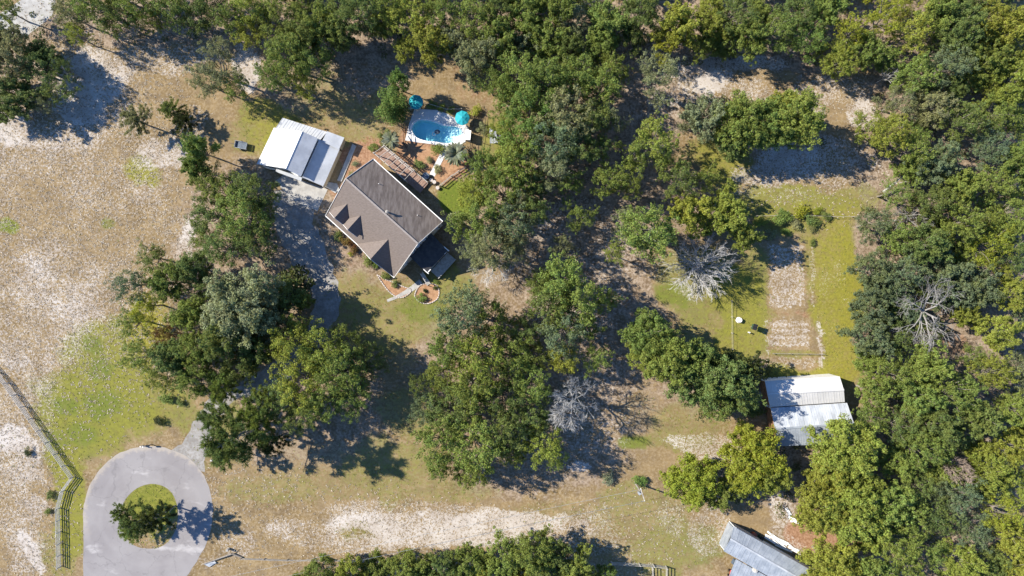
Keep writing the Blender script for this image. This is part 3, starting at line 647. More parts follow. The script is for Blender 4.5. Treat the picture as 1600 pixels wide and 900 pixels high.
# boards piled along its far side
random.seed(11)
bp = thing('board_pile', 'pile of white boards lying along the slanted grey building', 'boards', W(1228, 857))
ang = math.atan2(-(899 - 822.5), 1282 - 1146)
for i in range(16):
    c = W(1205 + random.uniform(0, 42), 840 + random.uniform(-3, 3), 0); f = random.uniform(0, 1)
    q = W(1204 + 46 * f + random.uniform(-3, 6), 841 + 27 * f + random.uniform(-6, 3))
    MB().box((q.x, q.y, .06 + .07 * (i % 4)), (random.uniform(1.4, 3.2), random.uniform(.16, .4), .05), ang + random.uniform(-.25, .25)).build('board', M['white'], bp)
sc = thing('plank_scrap', 'white scrap boards tilted on the red dirt below the bright oaks', 'boards', W(1234, 805))
for i, (x, y, a) in enumerate(((1233, 803, -1.2), (1238, 810, -.5), (1231, 799, -1.0), (1241, 814, -.3))):
    q = W(x, y); MB().box((q.x, q.y, .06 + .06 * i), (1.5, .5, .05), a).build('board', M['white'], sc)
brl = thing('barrel', 'rust red barrel standing against the slanted grey building', 'barrel', W(1176, 833))
p = W(1176, 833); MB().tube((p.x, p.y, 0), (p.x, p.y, .95), .36, .36, 12).build('drum', M['orange'], brl, True); MB().tube((p.x, p.y, .9), (p.x, p.y, 1.0), .40, .40, 12).build('lid', M['orange'], brl)
bin_ = thing('bin', 'dark lidded bin next to the rust red barrel', 'bin', W(1187, 838))
p = W(1187, 838); MB().box((p.x, p.y, .5), (.6, .6, 1.0), ang).build('bin_body', M['green_box'], bin_); MB().box((p.x, p.y, 1.03), (.68, .68, .06), ang).build('lid', M['black'], bin_)
rc = thing('garden_cart', 'red garden cart at the corner of the slanted grey building', 'cart', W(1140, 894))
p = W(1140, 894); MB().slab(p + Vector((-.35, -.6, .75)), p + Vector((.3, -.7, .75)), p + Vector((.5, .55, .75)), p + Vector((-.1, .7, .75)), .1).build('tray', M['red'], rc)
for dx, dy in ((-.35, -.4), (.4, -.45), (.45, .35), (-.2, .45)):
    MB().tube(p + Vector((dx - .06, dy, .25)), p + Vector((dx + .06, dy, .25)), .25, .25, 10).build('wheel', M['black'], rc)
MB().beam(p + Vector((.1, .6, .6)), p + Vector((.35, 1.5, .9)), .06, .06).build('handle', M['black'], rc)
ac = thing('heat_pump', 'dark boxy outdoor unit tucked below the slanted roof edge', 'air conditioner', W(1147, 877))
p = W(1147, 877); MB().box((p.x, p.y, .45), (.85, .85, .9), ang).build('casing', M['bluegrey'], ac); MB().tube((p.x, p.y, .9), (p.x, p.y, .95), .34, .34, 12).build('fan_grille', M['black'], ac)

# ------------------------------------------------------------------ pool
tag(ring_sheet('pool_deck', POOLDECK, POOL, .10, M['pool_deck'], .28), kind='structure')
pl = thing('swimming_pool', 'kidney shaped swimming pool of clear turquoise water', 'pool', W(682, 206))
def pool_depth(px): return np.interp(px, [648, 660, 690, 704, 720], [1.8, 1.8, 1.3, .5, .2])
m = MB(); outer = POOL; cxy = (682, 207); rings = [1.0, .985, .9, .6, .3]
prev = None
for k_, sc_ in enumerate(rings):
    ring = []
    for x, y in outer:
        qx, qy = cxy[0] + (x - cxy[0]) * sc_, cxy[1] + (y - cxy[1]) * sc_
        z = .08 if k_ == 0 else -float(pool_depth(qx)) * (1 if k_ > 1 else .85); w = W(qx, qy); ring.append(Vector((w.x, w.y, z)))
    if prev:
        for i in range(len(ring)): m.face(prev[i], prev[(i + 1) % len(ring)], ring[(i + 1) % len(ring)], ring[i])
    prev = ring
m.face(*prev)
m.build('basin', M['plaster'], pl, False)
pts = [((W(cxy[0] + (x - cxy[0]) * .997, cxy[1] + (y - cxy[1]) * .997))) for x, y in POOL]
mw = MB(); mw.prism([(p.x, p.y) for p in pts], -2.4, -.06); mw.build('water', M['water'], pl)
# pale coping round the water
cp = MB(); n = len(POOL)
for i in range(n):
    (x0, y0), (x1, y1) = POOL[i], POOL[(i + 1) % n]
    a, b = W(x0, y0), W(x1, y1); cc = W(*cxy)
    a2, b2 = a + (a - cc).normalized() * .32, b + (b - cc).normalized() * .32
    cp.slab((a.x, a.y, .135), (b.x, b.y, .135), (b2.x, b2.y, .135), (a2.x, a2.y, .135), .06)
cp.build('coping', M['white'], pl)
# ladder and float
fl = thing('pool_float', 'dark pool float with a white ring drifting on the turquoise water', 'float', W(680, 208))
p = W(681, 206.5)
bmf = bmesh.new()
def torus(name, c, R, r, mat, par, sx=1.0):
    m = MB()
    for i in range(14):
        a0, a1 = 2 * math.pi * i / 14, 2 * math.pi * (i + 1) / 14
        for j in range(6):
            b0, b1 = 2 * math.pi * j / 6, 2 * math.pi * (j + 1) / 6
            P_ = lambda a, b: (c[0] + (R + r * math.cos(b)) * math.cos(a) * sx, c[1] + (R + r * math.cos(b)) * math.sin(a), c[2] + r * math.sin(b))
            m.face(P_(a0, b0), P_(a1, b0), P_(a1, b1), P_(a0, b1))
    return m.build(name, mat, par, True)
bmf.free()
torus('ring', (p.x - .3, p.y - .3, 0.0), .3, .09, M['white'], fl); torus('raft', (p.x + .25, p.y + .05, 0.02), .3, .12, M['bluegrey'], fl, 1.25)
MB().tube((p.x + .25, p.y + .05, .0), (p.x + .25, p.y + .05, .12), .22, .2, 12).build('seat', M['wood_grey'], fl)

def umbrella(px, py, label, tilt):
    b = W(px, py, 2.5); t = thing('patio_umbrella', label, 'umbrella', (b.x, b.y, 0), 'teal umbrellas beside the pool')
    MB().tube((b.x, b.y, 0), (b.x, b.y, 2.75), .035, .03, 8).build('pole', M['white'], t); MB().tube((b.x, b.y, .1), (b.x, b.y, .22), .3, .25, 12).build('foot', M['concrete'], t)
    MB().tube((b.x, b.y, 2.72), (b.x, b.y, 2.86), .05, .02, 6).build('finial', M['white'], t)
    R = 1.27
    for i in range(8):
        a0, a1 = tilt + i * math.pi / 4, tilt + (i + 1) * math.pi / 4; m = MB(); q = lambda a, r, z: (b.x + math.cos(a) * r, b.y + math.sin(a) * r, z)
        am = (a0 + a1) / 2
        m.face(q(a0, .04, 2.74), q(a0, R * .55, 2.50), q(am, R * .52, 2.455), q(a1, R * .55, 2.50), q(a1, .04, 2.74))
        m.face(q(a0, R * .55, 2.50), q(a0, R, 2.20), q(am, R * .96, 2.14), q(am, R * .52, 2.455)); m.face(q(am, R * .52, 2.455), q(am, R * .96, 2.14), q(a1, R, 2.20), q(a1, R * .55, 2.50))
        m.face(q(a0, R, 2.20), q(a0, R, 2.04), q(am, R * .96, 1.98), q(am, R * .96, 2.14)); m.face(q(am, R * .96, 2.14), q(am, R * .96, 1.98), q(a1, R, 2.04), q(a1, R, 2.20))
        m.build('canopy_panel', M['teal'], t)
        MB().beam(q(a0, .05, 2.70), q(a0, R * .97, 2.17), .025, .025).build('rib', M['white'], t)
umbrella(649.5, 158.5, 'teal umbrella under the oak shade at the upper pool corner', .2); umbrella(722, 183.5, 'sunlit teal umbrella on the white pool deck, casting a square shadow', .05)

# pool-side things
cab = thing('storage_cabinet', 'small white cabinet at the edge of the pool deck by the fence', 'cabinet', W(732, 212))
p = W(731, 211, 1.6); MB().box((p.x, p.y, .8), (.85, 1.5, 1.55), -.1).build('cabinet_body', M['white'], cab); MB().box((p.x, p.y, 1.62), (1.0, 1.65, .07), -.1).build('lid', M['white'], cab)
for s in (-1, 1): MB().box((p.x + .44, p.y + s * .36, .8), (.03, .66, 1.4), -.1).build('door', M['white'], cab)
sh = thing('garden_shed', 'small grey metal roofed shed beyond the pool fence', 'shed', W(773, 214))
metal_roof(sh, W(765, 202, 2.1), W(775, 202, 2.1), W(777.5, 223.5, 1.9), W(765.5, 224, 1.9), 3, M['grey_metal'])
metal_roof(sh, W(775.3, 209, 1.8), W(783.5, 211, 1.5), W(783.5, 222.5, 1.5), W(777.8, 223, 1.8), 2, M['grey_metal'])
wall(sh, W(766, 204), W(766.5, 222), 1.8, M['wood_grey']); wall(sh, W(766, 204), W(774, 204), 1.9, M['wood_grey'], 'rear_wall'); wall(sh, W(774, 204), W(776, 222), 1.7, M['wood_grey'])
for px, py in ((782, 212), (782, 222)):
    q = W(px, py); MB().beam((q.x, q.y, 0), (q.x, q.y, 1.45), .09, .09).build('post', M['wood_grey'], sh)
# chairs under the upper umbrella, loungers
def chair(px, py, rz, label):
    q = W(px, py); t = thing('patio_chair', label, 'chair', (q.x, q.y, .1), 'chairs round the pool', 0)
    X = lambda a, b, z: (q.x + a * math.cos(rz) - b * math.sin(rz), q.y + a * math.sin(rz) + b * math.cos(rz), z)
    MB().beam(X(-.25, 0, .5), X(.25, 0, .5), .5, .06).build('seat', M['wood_pale'], t); MB().beam(X(-.27, 0, .75), X(-.36, 0, 1.1), .5, .05).build('backrest', M['wood_pale'], t)
    for a in (-.22, .22):
        for b in (-.22, .22): MB().beam(X(a, b, .1), X(a, b, .5), .05, .05).build('leg', M['wood_pale'], t)
chair(655, 171, 2.4, 'pale chair at the deck corner under the shaded umbrella'); chair(642.5, 170, .6, 'pale chair left of the shaded umbrella beside the tall shrub'); chair(729, 199, -1.9, 'pale chair just below the sunlit umbrella')

# ------------------------------------------------------------------ fences
def rail_fence(pts, label, post_h, n_rails, mat, group=None, name='fence', gap=2.4, pw=.12, rail=(.04, .14), rails_z=None, postmat=None):
    c = W(*pts[0]); t = thing(name, label, 'fence', (c.x, c.y, 0), group); pb = None
    zs = rails_z or [post_h * (i + .75) / n_rails - .05 for i in range(n_rails)]
    for a, b in zip(pts, pts[1:]):
        a, b = W(*a), W(*b); L = (b - a).length; k = max(1, round(L / gap))
        for i in range(k + 1):
            if i == k and tuple(b.xy) != tuple(W(*pts[-1]).xy): continue
            p = a.lerp(b, i / k)
            if pb is None: pb = MB().beam((c.x, c.y, 0), (c.x, c.y, post_h), pw, pw).build('post', postmat or mat, t); o = pb
            else: o = pb.copy(); COL.objects.link(o)
            o.location = (p.x - c.x, p.y - c.y, 0); o.rotation_euler = (0, 0, 0)
            if i < k:
                q = a.lerp(b, (i + 1) / k)
                for z in zs: MB().beam((p.x, p.y, z + random.uniform(-.02, .02)), (q.x, q.y, z + random.uniform(-.02, .02)), *rail).build('rail', mat, t)
    return t
random.seed(5)
rail_fence([(-60, 515), (12, 598), (116, 745)], 'pale board fence running straight down the field to its bend', 1.35, 4, M['wood_pale'], rails_z=[.3, .62, .94, 1.27])
rail_fence([(116, 745), (101, 766), (94, 793), (95, 830), (96, 884)], 'pale board fence curving past the cul-de-sac below the bend', 1.35, 4, M['wood_pale'], rails_z=[.3, .62, .94, 1.27])
rail_fence([(742, 183), (738, 206), (735, 232), (728, 262)], 'dark pool fence along the right side of the pool', 1.25, 2, M['black'], gap=1.6, pw=.09, rail=(.04, .06), rails_z=[.2, 1.15])
rail_fence([(728, 262), (706, 276), (688, 291)], 'weathered rail fence with open bays by the bright lawn', 1.25, 3, M['wood_grey'], gap=1.9, pw=.14, rails_z=[.25, .7, 1.17])
rail_fence([(655, 160), (676, 166), (700, 173), (722, 172)], 'low pale fence behind the pool border plants', 1.1, 2, M['wood_grey'], gap=2.0, pw=.1, rail=(.04, .09), rails_z=[.3, 1.0])
rail_fence([(748, 176), (760, 182), (757, 207), (752, 240), (750, 262)], 'thin dark fence between the pool yard and the little shed', 1.2, 2, M['black'], gap=2.2, pw=.08, rail=(.035, .05), rails_z=[.3, 1.1])
rail_fence([(630, 170), (632, 224), (640, 240)], 'dark fence in the shade between tall shrub and pool', 1.25, 2, M['black'], gap=1.8, pw=.08, rail=(.035, .06), rails_z=[.2, 1.15])
rail_fence([(1180, 338), (1240, 337), (1300, 339), (1362, 339)], 'thin wire fence crossing the yellow lawn beyond the hedge row', 1.1, 3, M['galv'], gap=3.2, pw=.09, rail=(.02, .025), rails_z=[.3, .7, 1.05])
rail_fence([(378, 871), (450, 873.5), (560, 874), (640, 878)], 'low dark rail fence along the sand by the bottom hedge', .9, 2, M['galv'], gap=5.0, pw=.12, rail=(.07, .12), rails_z=[.42, .82])
rail_fence([(955, 877), (1020, 881), (1040, 884), (1040, 912), (1019, 916), (1018, 884)], 'dark timber pen beside the hedge at the bottom edge', 1.5, 3, M['wood_grey'], gap=2.4, pw=.14, rails_z=[.4, .9, 1.4])
rail_fence([(1207, 552), (1286, 553)], 'low wire trellis row across the vegetable patch', .8, 2, M['galv'], gap=2.9, pw=.07, rail=(.03, .05), rails_z=[.35, .75])
rail_fence([(1142, 470), (1143, 545)], 'thin line fence left of the white bucket', .9, 2, M['wood_grey'], gap=2.8, pw=.08, rail=(.02, .03), rails_z=[.35, .85])
# fallen branch by the cul-de-sac
fb = thing('fallen_log', 'dark fallen branch lying bent beside the cul-de-sac', 'log', W(350, 872))
MB().tube(W(319, 881, .25), W(362, 865.5, .45), .10, .16, 7).build('stem', M['bark'], fb); MB().tube(W(362, 865.5, .45), W(378, 871, .22), .16, .12, 7).build('stem', M['bark'], fb)
MB().tube(W(362, 865.5, .4), W(368, 858, .5), .07, .03, 6).build('stub', M['bark'], fb)
tarp = thing('scrap_sheet', 'crumpled pale blue scrap by the fallen branch', 'scrap', W(328, 881))
MB().slab(W(319, 882, .2), W(328, 877, .35), W(337, 880, .15), W(327, 886, .25), .05).build('sheet_metal', M['pale_metal'], tarp); MB().slab(W(326, 880, .3), W(335, 876, .15), W(338, 880, .32), W(330, 883, .16), .05).build('sheet_metal', M['pale_metal'], tarp)
pt = thing('marker_post', 'short pale green marker post on the sand by the fallen branch', 'post', W(358, 857))
p = W(358, 857); MB().box((p.x, p.y, .45), (.32, .32, .9)).build('pedestal', M['wood_grey'], pt); MB().box((p.x, p.y, .93), (.38, .38, .07)).build('lid', M['concrete'], pt)

# ------------------------------------------------------------------ rear deck with pergola beams
dk = thing('deck', 'red wooden deck with grey pergola beams behind the house', 'deck', W(628, 268))
D0, D1, D2, D3 = W(588, 243), W(604, 232), W(670, 287), W(657, 303)
zf = .55
N = 26
for i in range(N):
    a0, a1 = D0.lerp(D3, i / N), D0.lerp(D3, (i + .93) / N); b0, b1 = D1.lerp(D2, i / N), D1.lerp(D2, (i + .93) / N)
    u = Vector((0, 0, zf)); MB().slab(a0 + u, a1 + u, b1 + u, b0 + u, .06).build('deck_board', M['wood_red'], dk)
def pst(a, b, z0, z1, w, nm='beam', mat=None):
    MB().beam((a.x, a.y, z0), (b.x, b.y, z1), w, w * 1.4).build(nm, mat or M['wood_grey'], dk)
def dpt(s, t): return D0.lerp(D3, s).lerp(D1.lerp(D2, s), t)
for tt in (1.0, .86, .0): pst(dpt(0, tt), dpt(.72, tt), 2.75, 2.75, .13)
for i in range(7): pst(dpt(.02 + i * .113, -.06), dpt(.02 + i * .113, 1.06), 2.95, 2.95, .06, 'rafter')
for s in (0, .36, .72):
    for tt in (0, 1.0): q = dpt(s, tt); MB().beam((q.x, q.y, 0), (q.x, q.y, 2.7), .14, .14).build('post', M['wood_grey'], dk)
for s0, s1, tt in ((.74, 1, 1.0), (0, .7, 1.02)):
    pst(dpt(s0, tt), dpt(s1, tt), 1.5, 1.5, .1, 'handrail'); pst(dpt(s0, tt), dpt(s1, tt), .85, .85, .06, 'handrail')
for i in range(5): q = dpt(.75 + i * .06, 1); MB().beam((q.x, q.y, 0), (q.x, q.y, 1.5), .1, .1).build('rail_post', M['wood_grey'], dk)
# table set and grill between deck and path
tb = thing('patio_table', 'dark round patio table at the lower end of the garden path', 'table', W(666, 276))
p = W(666, 276); MB().tube((p.x, p.y, .70), (p.x, p.y, .75), .62, .62, 16).build('tabletop', M['bluegrey'], tb); MB().tube((p.x, p.y, 0), (p.x, p.y, .7), .06, .06, 8).build('leg', M['black'], tb)
random.seed(8)
for px, py, lab in ((674, 282, 'wide pale pot by the lower end of the garden path'), (679, 285, 'tall pot between the garden path and the rail fence'), (684, 294, 'pot in the shade at the corner of the rail fence')):
    p = W(px, py); q = thing('flower_pot', lab, 'pot', (p.x, p.y, 0)); MB().tube((p.x, p.y, 0), (p.x, p.y, .5), .22, .34, 10).build('pot', M['stone'], q)
    MB().tube((p.x, p.y, .46), (p.x, p.y, .49), .27, .27, 10).build('soil', M['straw'], q)

# ------------------------------------------------------------------ small things about the place
mbx = thing('mailbox', 'black mailbox on a post at the top of the cul-de-sac', 'mailbox', W(237, 694))
p = W(236, 694); MB().beam((p.x, p.y, 0), (p.x, p.y, 1.05), .1, .1).build('post', M['galv'], mbx)
MB().beam((p.x - .3, p.y, 1.12), (p.x + .3, p.y, 1.12), .24, .2).tube((p.x - .3, p.y, 1.2), (p.x + .3, p.y, 1.2), .12, .12, 10).build('box', M['black'], mbx); MB().box((p.x + .31, p.y, 1.15), (.03, .22, .26)).build('door', M['bluegrey'], mbx)
for px, py, lab in ((223.5, 696, 'white marker pipe farther from the black mailbox'), (227.5, 696.5, 'white marker pipe nearer to the black mailbox')):
    p = W(px, py); q = thing('marker_pipe', lab, 'pipe', (p.x, p.y, 0), 'marker pipes by the mailbox'); MB().tube((p.x, p.y, 0), (p.x, p.y, .9), .08, .08, 8).build('pipe', M['white'], q); MB().tube((p.x, p.y, .88), (p.x, p.y, .95), .1, .1, 8).build('cap', M['white'], q)
tr = thing('utility_trailer', 'small dark open trailer with pale rims in the shade by the field', 'trailer', W(379, 228))
p = W(379, 228); MB().box((p.x, p.y, .55), (2.0, 1.2, .12), -.2).build('bed', M['bluegrey'], tr)
for s in (-1, 1):
    MB().beam((p.x - 1.0, p.y + s * .6 + .2, .8), (p.x + 1.0, p.y + s * .6 - .2, .8), .05, .3).build('side_board', M['pale_metal'], tr)
    q = Vector((p.x - .1, p.y + s * .72, .3)); MB().tube(q - Vector((0, .08, 0)), q + Vector((0, .08, 0)), .3, .3, 12).build('wheel', M['black'], tr)
for s in (-1, 1): MB().beam((p.x + s * 1.0 - .12, p.y - .6 - s * .2, .8), (p.x + s * 1.0 + .12, p.y + .6 - s * .2, .8), .05, .3).build('end_board', M['pale_metal'], tr)
MB().beam((p.x - 1.0, p.y + .2, .5), (p.x - 2.0, p.y + .4, .45), .08, .08).build('drawbar', M['black'], tr)
bk = thing('bucket', 'white upturned bucket on the grass beside the vegetable patch', 'bucket', W(1154, 500))
p = W(1154, 500); MB().tube((p.x, p.y, 0), (p.x, p.y, .75), .46, .40, 14).build('bucket_body', M['white'], bk); MB().tube((p.x, p.y, .0), (p.x, p.y, .06), .52, .52, 14).build('rim', M['white'], bk)
fd = thing('bird_house', 'dark green box on a pole near the vegetable patch', 'bird house', W(1173, 510))
p = W(1173, 510); MB().tube((p.x, p.y, 0), (p.x, p.y, 1.3), .05, .05, 8).build('pole', M['galv'], fd); MB().box((p.x, p.y, 1.75), (.6, .9, .9), -.3).build('box', M['green_box'], fd); MB().box((p.x, p.y, 2.23), (.75, 1.05, .06), -.3).build('roof', M['black'], fd)
wp = thing('water_tap', 'stubby white tap post on the grass by the green box', 'tap', W(1169, 519))
p = W(1169, 519); MB().beam((p.x, p.y, 0), (p.x, p.y, .9), .16, .16).build('post', M['white'], wp); MB().tube((p.x, p.y - .05, .75), (p.x, p.y - .3, .7), .04, .04, 6).build('spout', M['galv'], wp)
# utility pole and its lines
up = thing('utility_pole', 'wooden utility pole with crossarm beside the lower tree line', 'utility pole', W(992, 754))
b = W(992, 754); T = 7.5
MB().tube((b.x, b.y, 0), (b.x, b.y, T), .16, .12, 8).build('pole', M['galv'], up)
MB().beam((b.x - .35, b.y + 1.1, T - .5), (b.x + .35, b.y - 1.1, T - .5), .12, .12).build('crossarm', M['wood_grey'], up)
MB().tube((b.x - .4, b.y, T - 1.8), (b.x - .4, b.y, T - .9), .22, .22, 10).build('transformer', M['pale_metal'], up)
for s in (-1, 1): MB().tube((b.x + .3 * s, b.y - .95 * s, T - .44), (b.x + .3 * s, b.y - .95 * s, T - .22), .05, .07, 6).build('insulator', M['white'], up)
e = W(150, 935); wr = MB()
for s in (-1, 1):
    P0 = Vector((b.x + .3 * s, b.y - .95 * s, T - .2)); P1 = Vector((e.x + .3 * s, e.y - .95 * s, T - .2)); pv = P0
    for i in range(1, 15):
        f = i / 14; q = P0.lerp(P1, f); q.z -= 2.2 * 4 * f * (1 - f) * .35; wr.tube(pv, q, .018, .018, 4, False); pv = q
tag(wr.build('power_line', M['pale_metal']), 'pair of thin power lines slung from the utility pole across the sand', 'wires')
ex = thing('utility_pole', 'wooden utility pole beyond the lower edge by the cul-de-sac', 'utility pole', (e.x, e.y, 0))
MB().tube((e.x, e.y, 0), (e.x, e.y, T), .16, .12, 8).build('pole', M['galv'], ex); MB().beam((e.x - .35, e.y + 1.1, T - .3), (e.x + .35, e.y - 1.1, T - .3), .12, .12).build('crossarm', M['wood_grey'], ex)
# pale stump posts by the barn
sp_ = thing('stump', 'sawn pale stump on the grass above the cul-de-sac', 'stump', W(331, 719))
p = W(331, 719); MB().tube((p.x, p.y, 0), (p.x, p.y, .4), .2, .17, 9).build('wood', M['wood_pale'], sp_)

# ------------------------------------------------------------------ trees
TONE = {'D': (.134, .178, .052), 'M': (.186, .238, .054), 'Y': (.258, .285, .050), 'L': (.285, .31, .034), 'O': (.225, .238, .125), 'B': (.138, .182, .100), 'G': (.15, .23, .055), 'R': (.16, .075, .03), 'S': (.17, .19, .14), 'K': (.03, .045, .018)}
TWORD = {'D': 'dark green', 'M': 'mid-green', 'Y': 'yellow-green', 'L': 'bright yellow', 'O': 'olive-grey', 'B': 'blue-green', 'G': 'fresh green', 'R': 'rust brown', 'S': 'silvery', 'K': 'very dark'}
R0 = 5.0

def leaf_mesh(name, centers, radii, counts, leaf, flat, rng, aspect=.55, up=.7, extra=None):
    P = []; Nn = []
    for c, r, n in zip(centers, radii, counts):
        d = rng.normal(size=(n, 3)); d /= np.linalg.norm(d, axis=1)[:, None]
        fl = rng.rand(n) < .45; d[fl, 2] = np.abs(d[fl, 2])
        rad = r * (.45 + .6 * rng.rand(n) ** .6)
        P.append(np.array(c) + d * rad[:, None] * np.array([1, 1, flat])); Nn.append(d)
    P = np.vstack(P); D = np.vstack(Nn); n = len(P)
    nr = D * .38 + np.array([0, 0, up]) + rng.normal(size=(n, 3)) * .36; nr /= np.linalg.norm(nr, axis=1)[:, None]
    tg = np.cross(nr, rng.normal(size=(n, 3))); tg /= np.linalg.norm(tg, axis=1)[:, None]; bt = np.cross(nr, tg)
    L = leaf * (.6 + .8 * rng.rand(n))[:, None]; Wd = L * aspect
    sag = nr * L * .12
    v = np.stack([P - tg * L / 2 - sag, P + bt * Wd / 2, P + tg * L / 2 - sag, P - bt * Wd / 2], 1).reshape(-1, 3)
    me = bpy.data.meshes.new(name); me.vertices.add(4 * n); me.vertices.foreach_set('co', v.astype(np.float32).ravel())
    me.loops.add(4 * n); me.loops.foreach_set('vertex_index', np.arange(4 * n, dtype=np.int32))
    me.polygons.add(n); me.polygons.foreach_set('loop_start', np.arange(0, 4 * n, 4, dtype=np.int32)); me.polygons.foreach_set('loop_total', np.full(n, 4, np.int32))
    me.update(); me.materials.append(M['leaf']); return me

def trunk_mesh(name, rng, tips, fork, base_r, mat):
    m = MB(); bend = Vector((rng.normal() * .2, rng.normal() * .2, 0))
    f = Vector((0, 0, fork)) + bend
    m.tube((0, 0, -.1), tuple(bend * .4 + Vector((0, 0, fork * .5))), base_r * 1.25, base_r, 8, False); m.tube(tuple(bend * .4 + Vector((0, 0, fork * .5))), tuple(f), base_r, base_r * .8, 8, False)
    for tp in tips:
        tp = Vector(tp); p = f + Vector((0, 0, rng.rand() * (tp.z - fork) * .35)); k = 4; r = base_r * .5
        m.tube(tuple(f), tuple(p), base_r * .7, r, 5, False)
        for i in range(1, k + 1):
            q = f.lerp(tp, i / k); q.z += math.sin(i / k * math.pi) * .5; q += Vector((rng.normal(), rng.normal(), rng.normal() * .4)) * (.22 if i < k else 0)
            m.tube(tuple(p), tuple(q), r, r * .65, 5, False); p = q; r *= .65
    me = bpy.data.meshes.new(name); me.from_pydata(m.v, [], m.f); me.materials.append(mat); return me

def oak_variant(seed, n_limb=17, leaf=.26, sprays=10, per=78, lobes=.2, tall=1.0, fill=26, top=3.3, gap=1.0):
    """limbs fan out to an uneven dome; each limb carries flat sprays of leaves, with open air between limbs"""
    rng = np.random.RandomState(seed); cs = []; rr = []; cn = []; tips = []
    ph = rng.rand(6) * 6.28; base = 4.4
    for i in range(n_limb):
        th = 2 * math.pi * (i * .618034 + rng.rand() * .10); ct = .98 - 1.12 * ((i + .3) / n_limb) ** .85; ct = min(.99, max(-.22, ct + rng.normal() * .07)); st = math.sqrt(1 - ct * ct)
        lob = 1 + lobes * (.5 * math.sin(2 * th + ph[0]) + .6 * math.sin(3 * th + ph[1]) + .5 * math.sin(5 * th + ph[2]))
        r = R0 * (.74 + .26 * rng.rand()) * lob * .88
        t = np.array((r * st * math.cos(th), r * st * math.sin(th), (base + top * ct * (.8 + .4 * rng.rand())) * tall)); tips.append(tuple(t))
        f = np.array((0, 0, 2.6 * tall)); out = np.array((math.cos(th), math.sin(th), 0)); side = np.array((-math.sin(th), math.cos(th), 0))
        lr = .8 + .45 * rng.rand()
        for k in range(int(sprays * (.7 + .6 * rng.rand()))):
            u = .62 + .45 * rng.rand(); d = rng.normal(size=3); d /= np.linalg.norm(d); d[2] *= .55
            cs.append(tuple(f + (t - f) * u + d * lr * (.4 + 1.0 * rng.rand()) + np.array((0, 0, .25)))); rr.append(.26 + .34 * rng.rand()); cn.append(int(per * (.6 + .8 * rng.rand())))
    for i in range(fill):
        a = rng.rand() * 6.28; q = R0 * .72 * rng.rand() ** .5; cs.append((q * math.cos(a), q * math.sin(a), (3.9 + 2.2 * rng.rand()) * tall)); rr.append(.75); cn.append(int(per * .9))
    crown = leaf_mesh('crown', cs, rr, cn, leaf, .6, rng, .6)
    trunk = trunk_mesh('trunk', rng, tips, 2.4 * tall, .24, M['bark'])
    return trunk, crown

def pine_variant(seed):
    rng = np.random.RandomState(seed); Hh = 9.0; cs = []; tips = []; m = MB()
    m.tube((0, 0, -.1), (.1, .1, Hh * .55), .24, .17, 8, False); m.tube((.1, .1, Hh * .55), (0, 0, Hh), .17, .05, 6, False)
    for i in range(26):
        z = Hh * (.38 + .6 * i / 26); L = R0 * (1.0 - .75 * (i / 26) ** 1.5) * (.7 + .45 * rng.rand()); a = i * 2.4 + rng.rand() * .6
        e = Vector((L * math.cos(a), L * math.sin(a), z + L * .12)); s = Vector((0, 0, z - .3)); m.tube(tuple(s), tuple(e), .06, .02, 4, False)
        for k in range(3, 9):
            f = k / 8; p = s.lerp(e, f)
            for w in range(2): cs.append((p.x + rng.normal() * .35 * f, p.y + rng.normal() * .35 * f, p.z + .1 + rng.rand() * .25))
    n = 34; P = []; T = []
    for c in cs:
        d = rng.normal(size=(n, 3)); d[:, 2] = np.abs(d[:, 2]) * .6 + .1; d /= np.linalg.norm(d, axis=1)[:, None]; P.append(np.tile(np.array(c), (n, 1))); T.append(d)
    P = np.vstack(P); T = np.vstack(T); k = len(P); L = (.35 + .3 * rng.rand(k))[:, None]; sd = np.cross(T, rng.normal(size=(k, 3))); sd /= np.linalg.norm(sd, axis=1)[:, None]
    v = np.stack([P - sd * .035, P + sd * .035, P + T * L + sd * .025, P + T * L - sd * .025], 1).reshape(-1, 3)
    me = bpy.data.meshes.new('crown'); me.vertices.add(4 * k); me.vertices.foreach_set('co', v.astype(np.float32).ravel()); me.loops.add(4 * k); me.loops.foreach_set('vertex_index', np.arange(4 * k, dtype=np.int32))
    me.polygons.add(k); me.polygons.foreach_set('loop_start', np.arange(0, 4 * k, 4, dtype=np.int32)); me.polygons.foreach_set('loop_total', np.full(k, 4, np.int32)); me.update(); me.materials.append(M['leaf'])
    tm = bpy.data.meshes.new('trunk'); tm.from_pydata(m.v, [], m.f); tm.materials.append(M['bark']); return tm, me

def dead_variant(seed, depth, spread, mat, twig=.02, split=(3, 4), height=2.2, r0=.26, flatten=.75, L0=1.9):
    rng = np.random.RandomState(seed); tm = MB(); bm_ = MB()
    def grow(p, d, L, r, lv):
        q = p + d * L; (tm if lv == 0 else bm_).tube(tuple(p), tuple(q), r, r * .7, 7 if lv == 0 else (5 if lv < 3 else 3), False)
        if lv >= depth: return
        for i in range(rng.randint(split[0], split[1] + 1)):
            nd = d + Vector(rng.normal(size=3)) * spread; nd.z = nd.z * flatten + .05; nd.normalize()
            grow(p.lerp(q, .55 + .45 * rng.rand()), nd, L * (.62 + .28 * rng.rand()), max(r * .58, twig), lv + 1)
    tm.tube((0, 0, -.1), (0, 0, height), r0 * 1.2, r0, 8, False)
    for i in range(6):
        a = i * 1.047 + rng.rand() * .6; d = Vector((math.cos(a), math.sin(a), .75 + .5 * rng.rand())).normalized(); grow(Vector((0, 0, height - .1)), d, L0, r0 * .6, 1)
    mm = []
    for nm, m in (('trunk', tm), ('branches', bm_)):
        me = bpy.data.meshes.new(nm); me.from_pydata(m.v, [], m.f); me.materials.append(mat); mm.append(me)
    return mm

